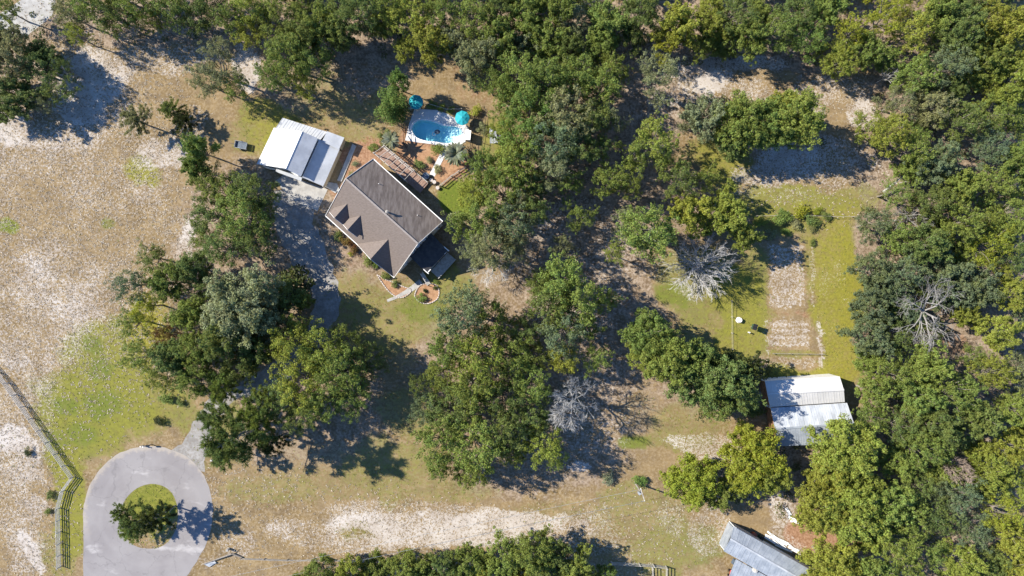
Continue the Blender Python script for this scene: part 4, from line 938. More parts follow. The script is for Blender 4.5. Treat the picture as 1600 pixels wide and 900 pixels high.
OAKS = [oak_variant(100 + i, 19 + i % 4, sprays=20 + 2 * (i % 3), lobes=.2 + .08 * (i % 3), per=38 + 4 * (i % 2), fill=10 + 5 * (i % 3), leaf=.225 + .02 * (i % 3), top=3.0 + .3 * (i % 4)) for i in range(12)]
THIN = [oak_variant(200 + i, 16, sprays=15, per=34, lobes=.34, fill=8, leaf=.20) for i in range(6)]
LOOSE = [oak_variant(250 + i, 17 + i % 3, sprays=17, per=31, lobes=.26, fill=5, leaf=.215, top=3.0 + .3 * (i % 3)) for i in range(8)]
BUSHY = [oak_variant(300 + i, 26, sprays=23, per=48, lobes=.14, fill=36, top=2.9, leaf=.22) for i in range(5)]
PINES = [pine_variant(400 + i) for i in range(3)]
def blend_mesh_bush(seed, leaf=.16):
    rng = np.random.RandomState(seed); cs = [(rng.normal() * .38, rng.normal() * .38, .5 + rng.rand() * .55) for _ in range(14)]
    return leaf_mesh('foliage', cs, [.34 + .2 * rng.rand() for _ in cs], [70] * len(cs), leaf, 1, rng)
BUSH = [blend_mesh_bush(500 + i) for i in range(4)]

random.seed(21)
TREES = []
def crown_col(tone):
    c = TONE[tone]; k = random.uniform(.86, 1.16); h = random.uniform(-.08, .08)
    return (c[0] * k * (1 + h), c[1] * k, c[2] * k * (1 - h), 1)
def plant(px, py, dia, tone, label=None, kind='oak', z=None, group=None, cat='tree', name=None, variants=None, hs=1.0, record=True):
    """a tree whose crown the photo shows at (px, py), dia pixels across"""
    v = variants or {'oak': OAKS, 'mix': OAKS + LOOSE, 'loose': LOOSE, 'thin': THIN, 'bushy': BUSHY, 'pine': PINES}[kind]
    tm, cm = random.choice(v); s = dia * S / (2 * R0) * .93
    zt = {'pine': 5.5}.get(kind, 5.0)
    szz = max(.66, min(1.45, s ** .65)) * hs * random.uniform(1.2, 1.62)
    b = W(px, py, zt * szz)
    t = thing(name or ('pine_tree' if kind == 'pine' else 'oak_tree'), label, cat, (b.x, b.y, 0), group, random.uniform(0, 6.28))
    t.scale = (s * random.uniform(.94, 1.06), s * random.uniform(.94, 1.06), szz)
    link('trunk', tm, t); c = link('crown', cm, t); c.color = crown_col(tone)
    t['tone'] = tone
    if record: TREES.append((px, py))
    return t

ORD = ['first', 'second', 'third', 'fourth', 'fifth', 'sixth', 'seventh', 'eighth', 'ninth', 'tenth', 'eleventh', 'twelfth', 'thirteenth', 'fourteenth', 'fifteenth', 'sixteenth', 'seventeenth', 'eighteenth', 'nineteenth', 'twentieth', 'twenty-first', 'twenty-second', 'twenty-third', 'twenty-fourth', 'twenty-fifth']
def cluster(phrase, items, group, noun='oak', hs=1.0, ds=1.0, base='oak'):
    items = sorted(items, key=lambda i: i[0]); cnt = {}
    for it in items: cnt[it[3]] = cnt.get(it[3], 0) + 1
    seen = {}
    for it in items:
        px, py, dia, tone = it[:4]; kind = it[4] if len(it) > 4 else base; seen[tone] = seen.get(tone, 0) + 1
        nn = 'pine' if kind == 'pine' else noun
        if len(items) == 1: lab = f'{TWORD[tone]} {nn} {phrase}'
        elif cnt[tone] == 1: lab = f'the only {TWORD[tone]} {nn} {phrase}'
        else: lab = f'{ORD[seen[tone] - 1]} {TWORD[tone]} {nn} from the left {phrase}'
        plant(px, py, dia * ds, tone, lab, kind, group=group, hs=it[5] if len(it) > 5 else hs)

cluster("at the sandy field's upper left edge", [(18, 95, 84, 'O'), (62, 105, 70, 'D', 'thin'), (30, 152, 74, 'D'), (92, 140, 58, 'D', 'thin'), (70, 160, 44, 'O', 'thin'), (70, 85, 50, 'D'), (100, 108, 40, 'D', 'thin'), (5, 60, 60, 'O'), (-5, 175, 50, 'D'), (-30, 130, 70, 'D')], 'trees at the upper left of the field')
cluster('in the upper left wood above the field', [(8, 14, 44, 'M'), (112, 22, 56, 'O'), (150, 8, 64, 'M'), (185, 28, 58, 'D'), (215, 8, 60, 'M'), (240, 34, 44, 'Y', 'thin'), (268, 14, 60, 'M'), (305, 28, 58, 'D'), (335, 4, 60, 'D'), (362, 30, 52, 'M'), (388, 52, 52, 'Y'), (392, 12, 60, 'Y'), (120, 55, 34, 'Y', 'thin'), (300, -12, 60, 'M'), (180, -14, 60, 'M')], 'trees of the wood above the field', hs=1.2, ds=1.12, base='loose')
cluster('between sandy field and garage lawn', [(340, 105, 80, 'O', 'thin'), (372, 140, 50, 'M', 'thin'), (326, 128, 54, 'O', 'thin'), (312, 235, 44, 'M'), (305, 262, 40, 'M')], 'trees between field and garage', hs=1.3, ds=1.1)
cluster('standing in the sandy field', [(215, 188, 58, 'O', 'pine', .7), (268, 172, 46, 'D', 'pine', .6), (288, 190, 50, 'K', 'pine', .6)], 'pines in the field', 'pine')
cluster('in the grove left of the driveway', [(322, 280, 56, 'D'), (352, 300, 66, 'M'), (395, 300, 70, 'D'), (330, 335, 74, 'D'), (380, 340, 84, 'M'), (405, 375, 64, 'D'), (350, 385, 66, 'D'), (318, 372, 44, 'M'), (415, 330, 40, 'D')], 'trees of the grove left of the driveway', hs=1.05, ds=1.1, base='loose')
cluster('along the field edge left of the driveway', [(240, 405, 52, 'D', 'thin'), (205, 445, 52, 'B', 'thin'), (262, 440, 56, 'M'), (300, 420, 56, 'D'), (318, 452, 50, 'D'), (208, 505, 50, 'M', 'thin'), (228, 478, 46, 'L', 'thin'), (258, 525, 44, 'R', 'thin'), (300, 492, 54, 'M'), (222, 555, 54, 'M', 'thin'), (275, 560, 60, 'D'), (252, 590, 50, 'M', 'thin'), (310, 545, 60, 'M'), (305, 590, 56, 'M'), (345, 590, 50, 'G')], 'trees along the field edge', hs=1.1, ds=1.16, base='mix')
cluster('in the shady grove beside the driveway bend', [(378, 478, 112, 'O', 'bushy', 1.1), (425, 500, 70, 'O'), (352, 530, 70, 'D'), (400, 545, 60, 'D'), (448, 462, 60, 'D'), (372, 575, 60, 'D'), (475, 470, 30, 'M')], 'trees of the shady grove', hs=1.1, ds=1.14, base='mix')
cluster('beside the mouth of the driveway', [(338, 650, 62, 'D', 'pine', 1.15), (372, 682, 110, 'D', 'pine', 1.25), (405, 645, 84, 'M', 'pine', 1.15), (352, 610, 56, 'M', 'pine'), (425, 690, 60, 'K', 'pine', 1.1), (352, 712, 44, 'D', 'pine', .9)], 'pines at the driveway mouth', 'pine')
cluster('in the bright grove below the front lawn', [(455, 535, 74, 'Y'), (498, 545, 84, 'Y'), (470, 592, 90, 'Y'), (530, 580, 90, 'M'), (575, 560, 56, 'D'), (440, 625, 70, 'D'), (505, 625, 76, 'M'), (550, 625, 56, 'G', 'thin'), (560, 600, 50, 'D', 'thin'), (540, 530, 50, 'M', 'thin'), (470, 650, 60, 'D', 'thin')], 'trees of the grove below the lawn', hs=1.2, ds=1.1, base='loose')
cluster('in the big grove right of the front lawn', [(866, 712, 44, 'M'), (655, 600, 40, 'D', 'thin'), (740, 735, 60, 'M'), (880, 560, 56, 'Y'), (820, 520, 60, 'D'), (722, 490, 92, 'B'), (768, 500, 80, 'M'), (700, 540, 76, 'M'), (752, 550, 88, 'Y'), (690, 582, 66, 'M'), (740, 600, 88, 'M'), (664, 640, 58, 'B'), (706, 640, 92, 'D'), (690, 690, 92, 'M'), (740, 690, 96, 'M'), (685, 728, 50, 'M'), (800, 560, 76, 'M'), (828, 598, 74, 'M'), (785, 620, 80, 'D'), (780, 670, 80, 'D'), (830, 655, 72, 'D'), (848, 690, 70, 'Y'), (800, 705, 56, 'M'), (840, 560, 56, 'D'), (720, 735, 44, 'M')], 'trees of the big grove', hs=1.25, ds=1.06, base='loose')
cluster('just right of the big grove', [(930, 560, 50, 'M', 'thin'), (950, 470, 40, 'M', 'thin'), (878, 438, 84, 'M'), (858, 478, 76, 'D'), (905, 470, 84, 'M'), (880, 515, 80, 'B'), (915, 510, 50, 'M'), (842, 440, 44, 'D')], 'trees right of the big grove', hs=1.25, ds=1.12, base='loose')
cluster('in the grove right of the house', [(760, 262, 66, 'M'), (800, 262, 78, 'M'), (740, 298, 56, 'Y'), (785, 300, 78, 'M'), (828, 290, 60, 'D'), (745, 345, 76, 'M'), (800, 345, 84, 'B'), (770, 385, 76, 'O'), (740, 395, 44, 'O', 'thin'), (805, 390, 50, 'O', 'thin'), (835, 330, 50, 'D')], 'trees right of the house', hs=1.35, ds=1.14, base='loose')
cluster('in the grove right of the pool', [(890, 290, 50, 'M', 'thin'), (935, 235, 46, 'M', 'thin'), (955, 190, 44, 'O', 'thin'), (955, 110, 60, 'M'), (810, 118, 80, 'M'), (850, 130, 84, 'M'), (895, 120, 80, 'M'), (935, 140, 76, 'M'), (795, 165, 62, 'M'), (835, 180, 84, 'G'), (880, 180, 84, 'O'), (925, 185, 60, 'D'), (815, 220, 76, 'G'), (862, 225, 84, 'B'), (905, 225, 66, 'D'), (785, 205, 44, 'Y'), (800, 240, 44, 'Y'), (860, 265, 60, 'O'), (768, 130, 50, 'M', 'thin')], 'trees right of the pool', hs=1.3, ds=1.14, base='loose')
cluster('on the litter floor of the middle wood', [(905, 340, 44, 'M', 'thin'), (880, 385, 40, 'O', 'thin'), (1062, 285, 60, 'D', 'thin'), (1100, 280, 44, 'M', 'thin'), (960, 395, 40, 'M', 'thin'), (1020, 225, 80, 'Y', 'thin'), (990, 245, 56, 'M', 'thin'), (1045, 255, 56, 'M', 'thin'), (950, 282, 60, 'M'), (985, 290, 40, 'M', 'thin'), (1030, 120, 72, 'O', 'thin'), (1010, 360, 94, 'M'), (980, 345, 50, 'O'), (1040, 370, 36, 'M', 'thin')], 'trees of the middle wood', hs=1.3, ds=1.12, base='loose')
cluster('just above the bare grey tree', [(1078, 330, 64, 'Y'), (1132, 334, 74, 'Y'), (1160, 368, 50, 'M')], 'trees above the bare grey tree', hs=1.1, ds=1.1)
cluster('on the sandy clearing at the upper right', [(1155, 190, 88, 'M', 'bushy'), (1205, 195, 84, 'M', 'bushy'), (1245, 185, 92, 'M', 'bushy'), (1100, 185, 72, 'O'), (1140, 220, 60, 'D'), (1225, 165, 50, 'Y'), (1075, 190, 40, 'O', 'thin')], 'trees on the upper right clearing', hs=1.15, ds=1.08)
cluster('in the grove left of the barns', [(1015, 525, 80, 'M', 'bushy'), (1040, 560, 84, 'M', 'bushy'), (1005, 555, 56, 'Y'), (1075, 560, 76, 'M'), (1085, 600, 84, 'D', 'oak', 1.1), (1125, 590, 90, 'D', 'oak', 1.25), (1150, 622, 60, 'D', 'oak', 1.3), (1120, 630, 56, 'M'), (1162, 580, 60, 'K', 'oak', 1.35)], 'trees left of the barns', hs=1.15, ds=1.1, base='mix')
cluster('in front of the grey barn', [(1082, 750, 84, 'L', 'bushy', .9), (1120, 775, 50, 'M'), (1175, 715, 100, 'L', 'bushy', .95), (1205, 745, 60, 'Y'), (1150, 752, 44, 'M')], 'bright trees below the barns', hs=1.0, ds=1.12)
cluster('beside the lower right corner of the lot', [(1318, 700, 100, 'Y', 'bushy'), (1290, 735, 70, 'Y'), (1345, 745, 70, 'Y'), (1280, 795, 76, 'Y', 'bushy'), (1330, 800, 100, 'Y', 'bushy'), (1385, 790, 76, 'M'), (1362, 835, 60, 'Y'), (1300, 880, 80, 'Y', 'bushy'), (1350, 890, 70, 'M'), (1270, 915, 50, 'Y')], 'trees by the lower right lot corner', hs=1.1, ds=1.1)
cluster('in the hedge row along the bottom edge', [(500, 893, 56, 'M'), (545, 896, 54, 'Y'), (590, 892, 56, 'M'), (640, 884, 60, 'M'), (690, 888, 60, 'D'), (735, 882, 64, 'M'), (785, 872, 70, 'M'), (832, 864, 76, 'M'), (870, 876, 66, 'D'), (905, 892, 60, 'M'), (945, 897, 36, 'G'), (760, 905, 60, 'Y'), (815, 908, 60, 'Y'), (660, 912, 60, 'M'), (470, 910, 40, 'Y')], 'trees of the bottom hedge', hs=1.0, ds=1.1)
cluster('left of the pool yard lawn', [(450, 90, 80, 'M'), (425, 120, 50, 'M'), (490, 100, 66, 'M'), (478, 136, 46, 'Y')], 'trees left of the pool yard', hs=1.3, ds=1.1, base='loose')
cluster('on the cul-de-sac island', [(218, 814, 62, 'D', 'pine', .85), (246, 808, 60, 'K', 'pine', .9), (194, 800, 42, 'D', 'pine', .75), (205, 828, 44, 'M', 'pine', .65)], 'pines on the cul-de-sac island', 'pine')

# woods along the top and right: anchors read off the photo, then gaps filled
TOP = [(430, 30, 70, 'M'), (500, 40, 66, 'M'), (470, 60, 60, 'D'), (560, 20, 70, 'D'), (535, 55, 54, 'D'), (640, 26, 76, 'Y'), (610, 10, 60, 'M'), (672, 66, 66, 'Y'), (690, 20, 64, 'M'), (740, 30, 70, 'M'), (712, 70, 50, 'O'), (745, 92, 64, 'O'), (780, 60, 64, 'M'), (820, 20, 66, 'M'), (850, 60, 66, 'M'), (815, 72, 50, 'O'), (895, 36, 66, 'O'), (890, 75, 44, 'D'), (950, 40, 72, 'M'), (935, 75, 50, 'M'), (1000, 24, 62, 'D'), (985, 65, 52, 'D'), (1060, 40, 66, 'Y'), (1040, 72, 50, 'L', 'thin'), (1108, 46, 62, 'Y'), (1095, 75, 40, 'M'), (1150, 26, 66, 'D'), (1168, 60, 56, 'M'), (1205, 50, 70, 'M'), (1245, 22, 60, 'D'), (1258, 60, 66, 'G'), (1300, 84, 60, 'Y'), (1310, 100, 56, 'Y'), (1330, 50, 60, 'L', 'thin'), (870, 8, 60, 'M'), (780, 12, 50, 'D'), (1290, 20, 60, 'M')]
RIGHT = [(1380, 30, 66, 'L', 'thin'), (1425, 50, 66, 'Y'), (1495, 50, 66, 'D'), (1460, 20, 60, 'M'), (1545, 30, 60, 'Y'), (1590, 40, 66, 'Y'), (1350, 80, 60, 'M'), (1480, 105, 70, 'B'), (1430, 120, 64, 'M'), (1540, 100, 62, 'M'), (1585, 130, 66, 'Y'), (1405, 160, 60, 'O', 'thin'), (1455, 170, 66, 'O'), (1500, 190, 66, 'D'), (1390, 210, 64, 'Y'), (1360, 200, 60, 'Y'), (1425, 235, 62, 'M'), (1560, 180, 66, 'M'), (1545, 230, 66, 'B'), (1590, 250, 60, 'M'), (1462, 255, 70, 'B'), (1500, 290, 62, 'M'), (1400, 300, 50, 'M', 'thin'), (1550, 290, 66, 'M'), (1585, 330, 66, 'M'), (1365, 350, 56, 'B'), (1450, 320, 62, 'D'), (1500, 350, 66, 'M'), (1540, 385, 66, 'L', 'thin'), (1400, 370, 62, 'M'), (1445, 385, 66, 'D'), (1590, 400, 60, 'D'), (1362, 420, 62, 'B'), (1410, 430, 66, 'B'), (1480, 430, 72, 'B'), (1530, 450, 66, 'B'), (1580, 460, 60, 'Y'), (1358, 480, 62, 'B'), (1355, 525, 62, 'B'), (1400, 530, 56, 'D'), (1560, 520, 66, 'Y'), (1520, 560, 50, 'M', 'thin'), (1390, 580, 66, 'M'), (1450, 575, 66, 'M'), (1590, 580, 60, 'O'), (1550, 580, 60, 'Y'), (1365, 610, 60, 'M'), (1430, 620, 66, 'M'), (1490, 610, 70, 'M'), (1360, 650, 56, 'M'), (1405, 665, 66, 'D'), (1460, 660, 66, 'D'), (1520, 650, 66, 'D'), (1585, 640, 66, 'M'), (1580, 700, 60, 'Y'), (1440, 700, 66, 'M'), (1475, 735, 60, 'M'), (1400, 720, 60, 'M'), (1550, 740, 62, 'Y'), (1590, 760, 60, 'Y'), (1435, 760, 64, 'D'), (1500, 775, 66, 'B'), (1560, 800, 60, 'L', 'thin'), (1420, 800, 60, 'M'), (1465, 810, 62, 'D'), (1520, 830, 62, 'B'), (1580, 840, 66, 'Y'), (1400, 850, 66, 'M'), (1450, 860, 66, 'M'), (1500, 880, 64, 'Y'), (1550, 885, 66, 'D'), (1420, 895, 60, 'M'), (1595, 895, 60, 'Y')]
def fill(poly, base, step, mind, seed):
    rng = random.Random(seed); out = []
    xs = [p[0] for p in poly]; ys = [p[1] for p in poly]
    y = min(ys)
    while y < max(ys):
        x = min(xs)
        while x < max(xs):
            q = (x + rng.uniform(-.35, .35) * step, y + rng.uniform(-.35, .35) * step)
            if inside(np.array(q[0]), np.array(q[1]), poly) and all(math.hypot(q[0] - b[0], q[1] - b[1]) > mind for b in base + out) and all(math.hypot(q[0] - b[0], q[1] - b[1]) > mind * .8 for b in TREES):
                nb = sorted(base, key=lambda b: math.hypot(b[0] - q[0], b[1] - q[1]))[:3]; out.append((q[0], q[1], rng.uniform(40, 56), rng.choice(nb)[3], 'oak', rng.uniform(.7, .9)))
            x += step
        y += step
    return base + out
def wood(items, phrase, group, band):
    rows = {}
    for it in items: rows.setdefault(int((it[1] + 200) // band), []).append(it)
    for ri, r in enumerate(sorted(rows)):
        for k_, it in enumerate(sorted(rows[r], key=lambda i: i[0])):
            kind = it[4] if len(it) > 4 and it[4] != 'oak' else 'mix'
            plant(it[0], it[1], it[2] * 1.1, it[3], f'{TWORD[it[3]]} oak, {ORD[k_]} from left in {ORD[ri]} row down of {phrase}', kind, group=group, hs=it[5] if len(it) > 5 else random.uniform(.95, 1.2))
topw = fill([(415, -45), (1345, -45), (1345, 80), (1200, 76), (980, 84), (700, 84), (520, 68), (420, 60)], TOP, 30, 30, 1)
rightw = fill([(1350, -25), (1630, -25), (1630, 930), (1410, 930), (1400, 760), (1365, 680), (1350, 560), (1365, 330), (1400, 230), (1380, 120), (1345, 80)], RIGHT, 32, 31, 2)
wood(topw, 'the top wood', 'oaks of the wood along the top edge', 48)
wood(rightw, 'the right-hand wood', 'oaks of the wood along the right edge', 50)

# bare trees
def bare(px, py, dia, meshes, label, z=5.0, s_=None, hs=1.0, group=None, mat=None):
    s = dia * S / 10.0; b = W(px, py, z * hs); t = thing('dead_tree', label, 'tree', (b.x, b.y, 0), group, random.uniform(0, 6)); t.scale = (s, s, hs)
    link('trunk', meshes[0], t); link('branches', meshes[1], t)
def round_bare(seed):
    rng = np.random.RandomState(seed); tm = MB(); bm_ = MB(); tm.tube((0, 0, -.1), (0, 0, 1.6), .24, .19, 8, False); root = Vector((0, 0, 1.5))
    for i in range(34):
        th = i * 2.39996 + rng.rand() * .3; ct = .97 - 1.0 * (i + .5) / 34; st = math.sqrt(1 - ct * ct); R = 4.1 + .8 * rng.rand()
        tip = Vector((R * st * math.cos(th), R * st * math.sin(th), 2.6 + 3.9 * ct)); p = root; r = .085; L = (tip - root).length; pts = [root]
        for k in range(1, 7):
            q = root.lerp(tip, k / 6) + Vector(rng.normal(size=3)) * .13; bm_.tube(tuple(p), tuple(q), r, r * .76, 5, False); p = q; r *= .76; pts.append(q)
        for k in range(26):
            f = .35 + .65 * rng.rand(); j = min(5, int(f * 6)); b0 = pts[j].lerp(pts[j + 1], rng.rand()); d = ((tip - root).normalized() + Vector(rng.normal(size=3)) * .5).normalized()
            e = b0 + d * (.6 + .8 * rng.rand()); bm_.tube(tuple(b0), tuple(e), .024, .015, 3, False)
            for w in range(2):
                m0 = b0.lerp(e, .4 + .5 * rng.rand()); d2 = (d + Vector(rng.normal(size=3)) * .55).normalized(); bm_.tube(tuple(m0), tuple(m0 + d2 * (.35 + .4 * rng.rand())), .016, .011, 3, False)
    mm = []
    for nm, m in (('trunk', tm), ('branches', bm_)):
        me = bpy.data.meshes.new(nm); me.from_pydata(m.v, [], m.f); me.materials.append(M['dead']); mm.append(me)
    return mm
BIG = round_bare(61)
bare(1100, 415, 104, BIG, 'round bare grey tree with dense pale twigs right of centre', hs=1.3)
MID = dead_variant(62, 6, .42, M['dead'], .016, (2, 4), 3.2, .18, .8, 2.1)
bare(897, 630, 80, MID, 'bare pale grey tree at the right side of the big grove', hs=1.8)
OPEN = dead_variant(66, 6, .5, M['deadgrey'], .016, (2, 3), 5.5, .22, .55, 2.0)
bare(1465, 488, 112, OPEN, 'large bare white-limbed tree standing in the right-hand wood', z=9, hs=1.15)
BRN = dead_variant(64, 5, .5, M['deadbrown'], .03, (3, 4), 3.5, .16, .8, 1.6)
bare(1512, 742, 58, BRN, 'small dead brown-twigged tree in the lower right-hand wood', z=7, hs=1.3)
bare(772, 408, 80, MID, 'thin bare grey tree at the lower end of the house-side grove', z=4, hs=.8)
SM = dead_variant(65, 4, .5, M['dead'], .03, (2, 3), 1.5, .1, .7, 1.5)
bare(268, 488, 50, SM, 'small bleached dead tree on the field edge left of the driveway', hs=.8)
bare(1055, 145, 60, SM, 'spindly bare tree on white sand below the top wood', hs=.9)
bare(1425, 340, 62, OPEN, 'broken bleached tree leaning in the upper right-hand wood', z=7, hs=.8)
bare(1412, 105, 44, SM, 'small bare tree at the upper right corner of the lot', z=6, hs=1.4)
sn = thing('snag', 'long bleached fallen trunk in the upper right-hand wood', 'log', W(1410, 285))
MB().tube(W(1380, 300, 1.2), W(1420, 268, 3.5), .22, .12, 7).build('stem', M['dead'], sn); MB().tube(W(1400, 284, 2.4), W(1408, 268, 4.2), .1, .04, 5).build('branch', M['dead'], sn); MB().tube(W(1395, 288, 2.1), W(1420, 283, 2.8), .09, .03, 5).build('branch', M['dead'], sn)
sn = thing('snag', 'curved bleached snag above the yellow-green oaks at the upper right', 'log', W(1405, 210))
MB().tube(W(1397, 220, 3.0), W(1407, 208, 5.5), .18, .14, 7).tube(W(1407, 208, 5.5), W(1411, 195, 8), .14, .07, 7).build('stem', M['dead'], sn)

# shrubs
def shrub(px, py, dia, tone, label, hs=1.0, name='shrub', group=None, cat='shrub'):
    b = W(px, py, .6); t = link(name, random.choice(BUSH)); t.location = (b.x, b.y, 0); s = dia * S / 1.9; t.scale = (s, s, s * hs); t.rotation_euler = (0, 0, random.uniform(0, 6)); t.color = crown_col(tone); tag(t, label, cat, group)
    return t
# tall clipped shrub column by the pool
rng = np.random.RandomState(77); cs = [(rng.normal() * 1.3, rng.normal() * 1.3, 1 + 4.4 * rng.rand()) for _ in range(46)]
tm = trunk_mesh('stem', rng, [cs[i] for i in range(8)], .8, .12, M['bark']); cm = leaf_mesh('foliage', cs, [.95] * 46, [240] * 46, .22, 1.05, rng)
b = W(613, 163, 4.4); t = thing('tall_shrub', 'dense rounded tall shrub at the left of the pool', 'shrub', (b.x, b.y, 0)); link('stem', tm, t); c = link('foliage', cm, t); c.color = (.12, .19, .045, 1); t.scale = (.88, 1.12, 1.4)
b = W(624, 126, 3); t = plant(624, 128, 36, 'G', 'fresh green small tree just above the tall pool shrub', 'oak', name='small_tree', hs=1.2)
for px, py, d, tn, lab in ((604, 215, 22, 'D', 'dark shrub left of the silvery palm by the pool fence'), (685, 234, 22, 'M', 'green shrub at the lower edge of the pool deck'), (554, 255, 11, 'O', 'small round shrub in the straw between garage and house, upper one'), (551, 271.5, 12, 'O', 'small round shrub in the straw between garage and house, lower one'),
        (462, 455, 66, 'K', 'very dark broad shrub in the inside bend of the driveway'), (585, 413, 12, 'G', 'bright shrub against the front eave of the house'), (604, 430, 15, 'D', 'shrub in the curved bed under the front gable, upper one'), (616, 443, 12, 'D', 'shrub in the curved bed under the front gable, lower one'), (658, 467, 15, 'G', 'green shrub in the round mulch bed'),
        (681, 449, 8, 'K', 'tiny dark shrub at the top of the round mulch bed'), (664, 454, 8, 'K', 'tiny dark shrub in the middle of the round mulch bed'), (680, 440, 9, 'G', 'small green shrub in the shadow of the house'), (575, 408, 20, 'D', 'dark shrub along the house front'), (540, 378, 18, 'R', 'rust brown shrub in front of the house'), (552, 390, 16, 'R', 'reddish shrub nearest the front gable'), (547, 396, 8, 'L', 'bright yellow flowers in front of the house'), (528, 368, 16, 'D', 'dark green shrub below the upper dormer'),
        (250, 658, 17, 'K', 'dark spiky shrub on the verge above the cul-de-sac'), (260, 622, 22, 'M', 'small leafy shrub on the verge left of the driveway'), (280, 628, 14, 'D', 'small dark shrub next to the driveway edge'), (42, 706, 14, 'K', 'dark shrub in the field left of the pale fence'), (78, 775, 14, 'D', 'dark shrub left of the fence bend'), (74, 800, 12, 'D', 'small shrub left of the fence, lower one'), (998, 752, 22, 'G', 'bright green shrub at the foot of the utility pole'),
        (670, 250, 12, 'O', 'olive shrub in the straw bed between deck and pool'), (655, 258, 18, 'D', 'dark shrub beside the deck beams'), (684, 265, 14, 'O', 'straggly shrub beside the white garden path'), (690, 168, 14, 'Y', 'yellow shrub behind the pool, right one'), (676, 165, 14, 'M', 'shrub behind the pool in the middle'), (705, 172, 14, 'Y', 'low yellow shrub next to the sunlit umbrella'), (742, 176, 20, 'Y', 'pale shrub above the pool fence corner'), (755, 200, 18, 'O', 'pale shrub between fence and little shed'), (579, 232, 9, 'G', 'small shrub at the upper deck corner'), (585, 228, 12, 'D', 'dark shrub at the upper deck corner'),
        (1250, 330, 26, 'L', 'bright yellow shrub topping the hedge row on the yellow lawn'), (1278, 328, 14, 'L', 'small bright yellow shrub at the end of the hedge row'), (1225, 338, 24, 'G', 'fresh green shrub near the left end of the hedge row'), (1215, 345, 26, 'M', 'mid-green shrub at the left end of the hedge row'), (1242, 350, 20, 'O', 'pale shrub below the yellow shrub of the hedge row'), (1265, 345, 24, 'D', 'dark shrub right of the yellow hedge shrub'), (1270, 355, 16, 'O', 'pale low shrub at the hedge row'), (1188, 345, 20, 'Y', 'yellow-green shrub left of the hedge row'), (1205, 368, 18, 'O', 'pale shrub below the hedge row'),
        (1290, 338, 16, 'D', 'dark shrub closing the hedge row'), (1230, 362, 14, 'G', 'low green shrub beneath the hedge row'), (1270, 378, 12, 'D', 'small dark plant at the yellow lawn edge'), (692, 700, 9, 'L', 'bright yellow sprig at the left foot of the big grove'), (950, 745, 22, 'S', 'silvery spiky shrub left of the utility pole'), (1180, 640, 26, 'D', 'dark shrub at the rusty barn end')):
    shrub(px, py, d, tn, lab, .8)

# palms: every frond a part
def frond_mesh(seed, L, wd, mat_slot=True, drop=.5, n=9):
    m = MB(); rng = random.Random(seed)
    for i in range(n):
        f0, f1 = i / n, (i + 1) / n; cz = lambda f: .35 * math.sin(f * 2.2) * L * .6 - drop * L * f ** 2
        wd_ = lambda f: wd * math.sin(min(1, f * 1.15 + .12) * math.pi) ** .6
        m.face((f0 * L, 0, cz(f0)), (f1 * L, 0, cz(f1)), (f1 * L + .12 * L, wd_(f1), cz(f1) - .12 * L * .3), (f0 * L + .13 * L, wd_(f0), cz(f0) - .12 * L * .3)) if i % 1 == 0 else None
        m.face((f0 * L, 0, cz(f0)), (f1 * L, 0, cz(f1)), (f1 * L + .12 * L, -wd_(f1), cz(f1) - .12 * L * .3), (f0 * L + .13 * L, -wd_(f0), cz(f0) - .12 * L * .3))
    me = bpy.data.meshes.new('frond'); me.from_pydata(m.v, [], m.f); me.materials.append(M['leaf']); return me
FR = [frond_mesh(i, 1.6, .22) for i in range(3)]
def palm(px, py, dia, tone, label, h, n=22):
    b = W(px, py, h); t = thing('palm', label, 'palm', (b.x, b.y, 0)); MB().tube((b.x, b.y, 0), (b.x, b.y, h), .16, .13, 8).build('trunk', M['bark'], t)
    s = dia * S / 2 / 1.6
    for i in range(n):
        f = link('frond', random.choice(FR), t); f.location = (0, 0, h); f.rotation_euler = (0, random.uniform(-.75, .15), i * 2.399); f.scale = (s, s, s); f.color = crown_col(tone)
palm(712, 241, 44, 'S', 'silvery fan palm beside the white garden path', 2.2, 26)
palm(611, 219, 34, 'S', 'silvery palm at the upper end of the deck', 2.4, 26)
palm(712, 345, 34, 'O', 'pale palm in the shade at the rear corner of the house', 2.6, 24)

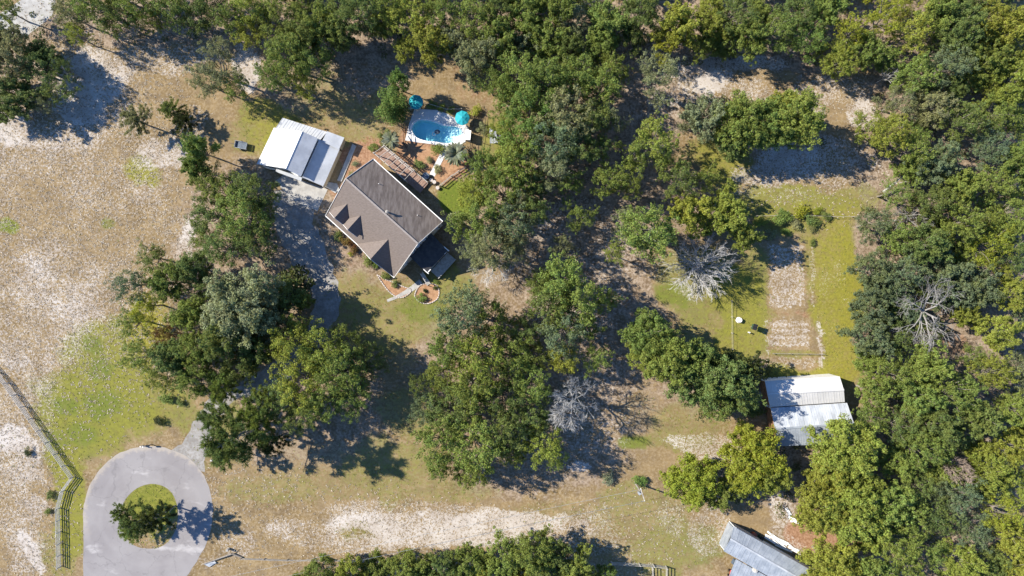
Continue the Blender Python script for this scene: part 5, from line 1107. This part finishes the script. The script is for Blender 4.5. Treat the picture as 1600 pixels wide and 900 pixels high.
# ------------------------------------------------------------------ ground cover: tufts of grass, undergrowth
def tufts(name, mat, n, test, seed, size, h):
    rng = np.random.RandomState(seed); px = rng.uniform(-20, 1620, n); py = rng.uniform(-20, 920, n)
    keep = rng.rand(n) < test(px, py)
    for poly in (CUL, POOLDECK, [(430, 283), (444, 272), (512, 296), (496, 330), (455, 312)], BED1, BED2): keep &= ~(inside(px, py, poly) & ~inside(px, py, ISLE))
    px, py = px[keep], py[keep]; k = len(px); x = (px - 800) * S; y = (450 - py) * S
    V = []; 
    for b in range(4):
        a = rng.rand(k) * 6.28; l = size * (.5 + rng.rand(k)); hh = h * (.4 + .8 * rng.rand(k)); w = .035 + .04 * rng.rand(k)
        ca, sa = np.cos(a), np.sin(a); z0 = np.full(k, -.01)
        V.append(np.stack([np.stack([x - sa * w, y + ca * w, z0], 1), np.stack([x + sa * w, y - ca * w, z0], 1), np.stack([x + ca * l, y + sa * l, hh], 1)], 1))
    v = np.concatenate(V, 1).reshape(-1, 3); nt = len(v) // 3
    me = bpy.data.meshes.new(name); me.vertices.add(len(v)); me.vertices.foreach_set('co', v.astype(np.float32).ravel()); me.loops.add(len(v)); me.loops.foreach_set('vertex_index', np.arange(len(v), dtype=np.int32))
    me.polygons.add(nt); me.polygons.foreach_set('loop_start', np.arange(0, len(v), 3, dtype=np.int32)); me.polygons.foreach_set('loop_total', np.full(nt, 3, np.int32)); me.update(); me.materials.append(mat)
    tag(link(name, me), kind='stuff')
FIELD = [(120, 330, 200, 330, 1), (40, 760, 80, 180, 1), (600, 830, 330, 60, .5), (400, 760, 80, 60, .6), (1000, 830, 120, 60, .5), (1250, 300, 150, 50, .5), (1250, 150, 120, 60, .4), (230, 840, 50, 26, .6)]
tufts('dry_grass', M['tuft_dry'], 120000, lambda a, b: blobmap(a, b, FIELD) * .55, 4, .26, .15)
tufts('grass', M['tuft_green'], 90000, lambda a, b: np.clip(blobmap(a, b, GREEN) + .8 * inside(a, b, ISLE) - .15, 0, 1) * .8, 5, .2, .13)
rng = np.random.RandomState(91); cs = []; 
for zone in (LITTER[5:8] + [LITTER[18], LITTER[14], LITTER[15], LITTER[21]]):
    for _ in range(int(zone[2] * zone[3] / 200)):
        a = rng.rand() * 6.28; q = rng.rand() ** .5; X_, Y_ = zone[0] + math.cos(a) * q * zone[2], zone[1] + math.sin(a) * q * zone[3]
        if -60 < X_ < 1660 and -60 < Y_ < 960: w = W(X_, Y_); cs.append((w.x, w.y, .5 + rng.rand() * .8))
u = link('undergrowth', leaf_mesh('undergrowth', cs, [.5 + .5 * rng.rand() for _ in cs], [46] * len(cs), .3, .8, rng)); u.color = (.075, .085, .035, 1); tag(u, kind='stuff')
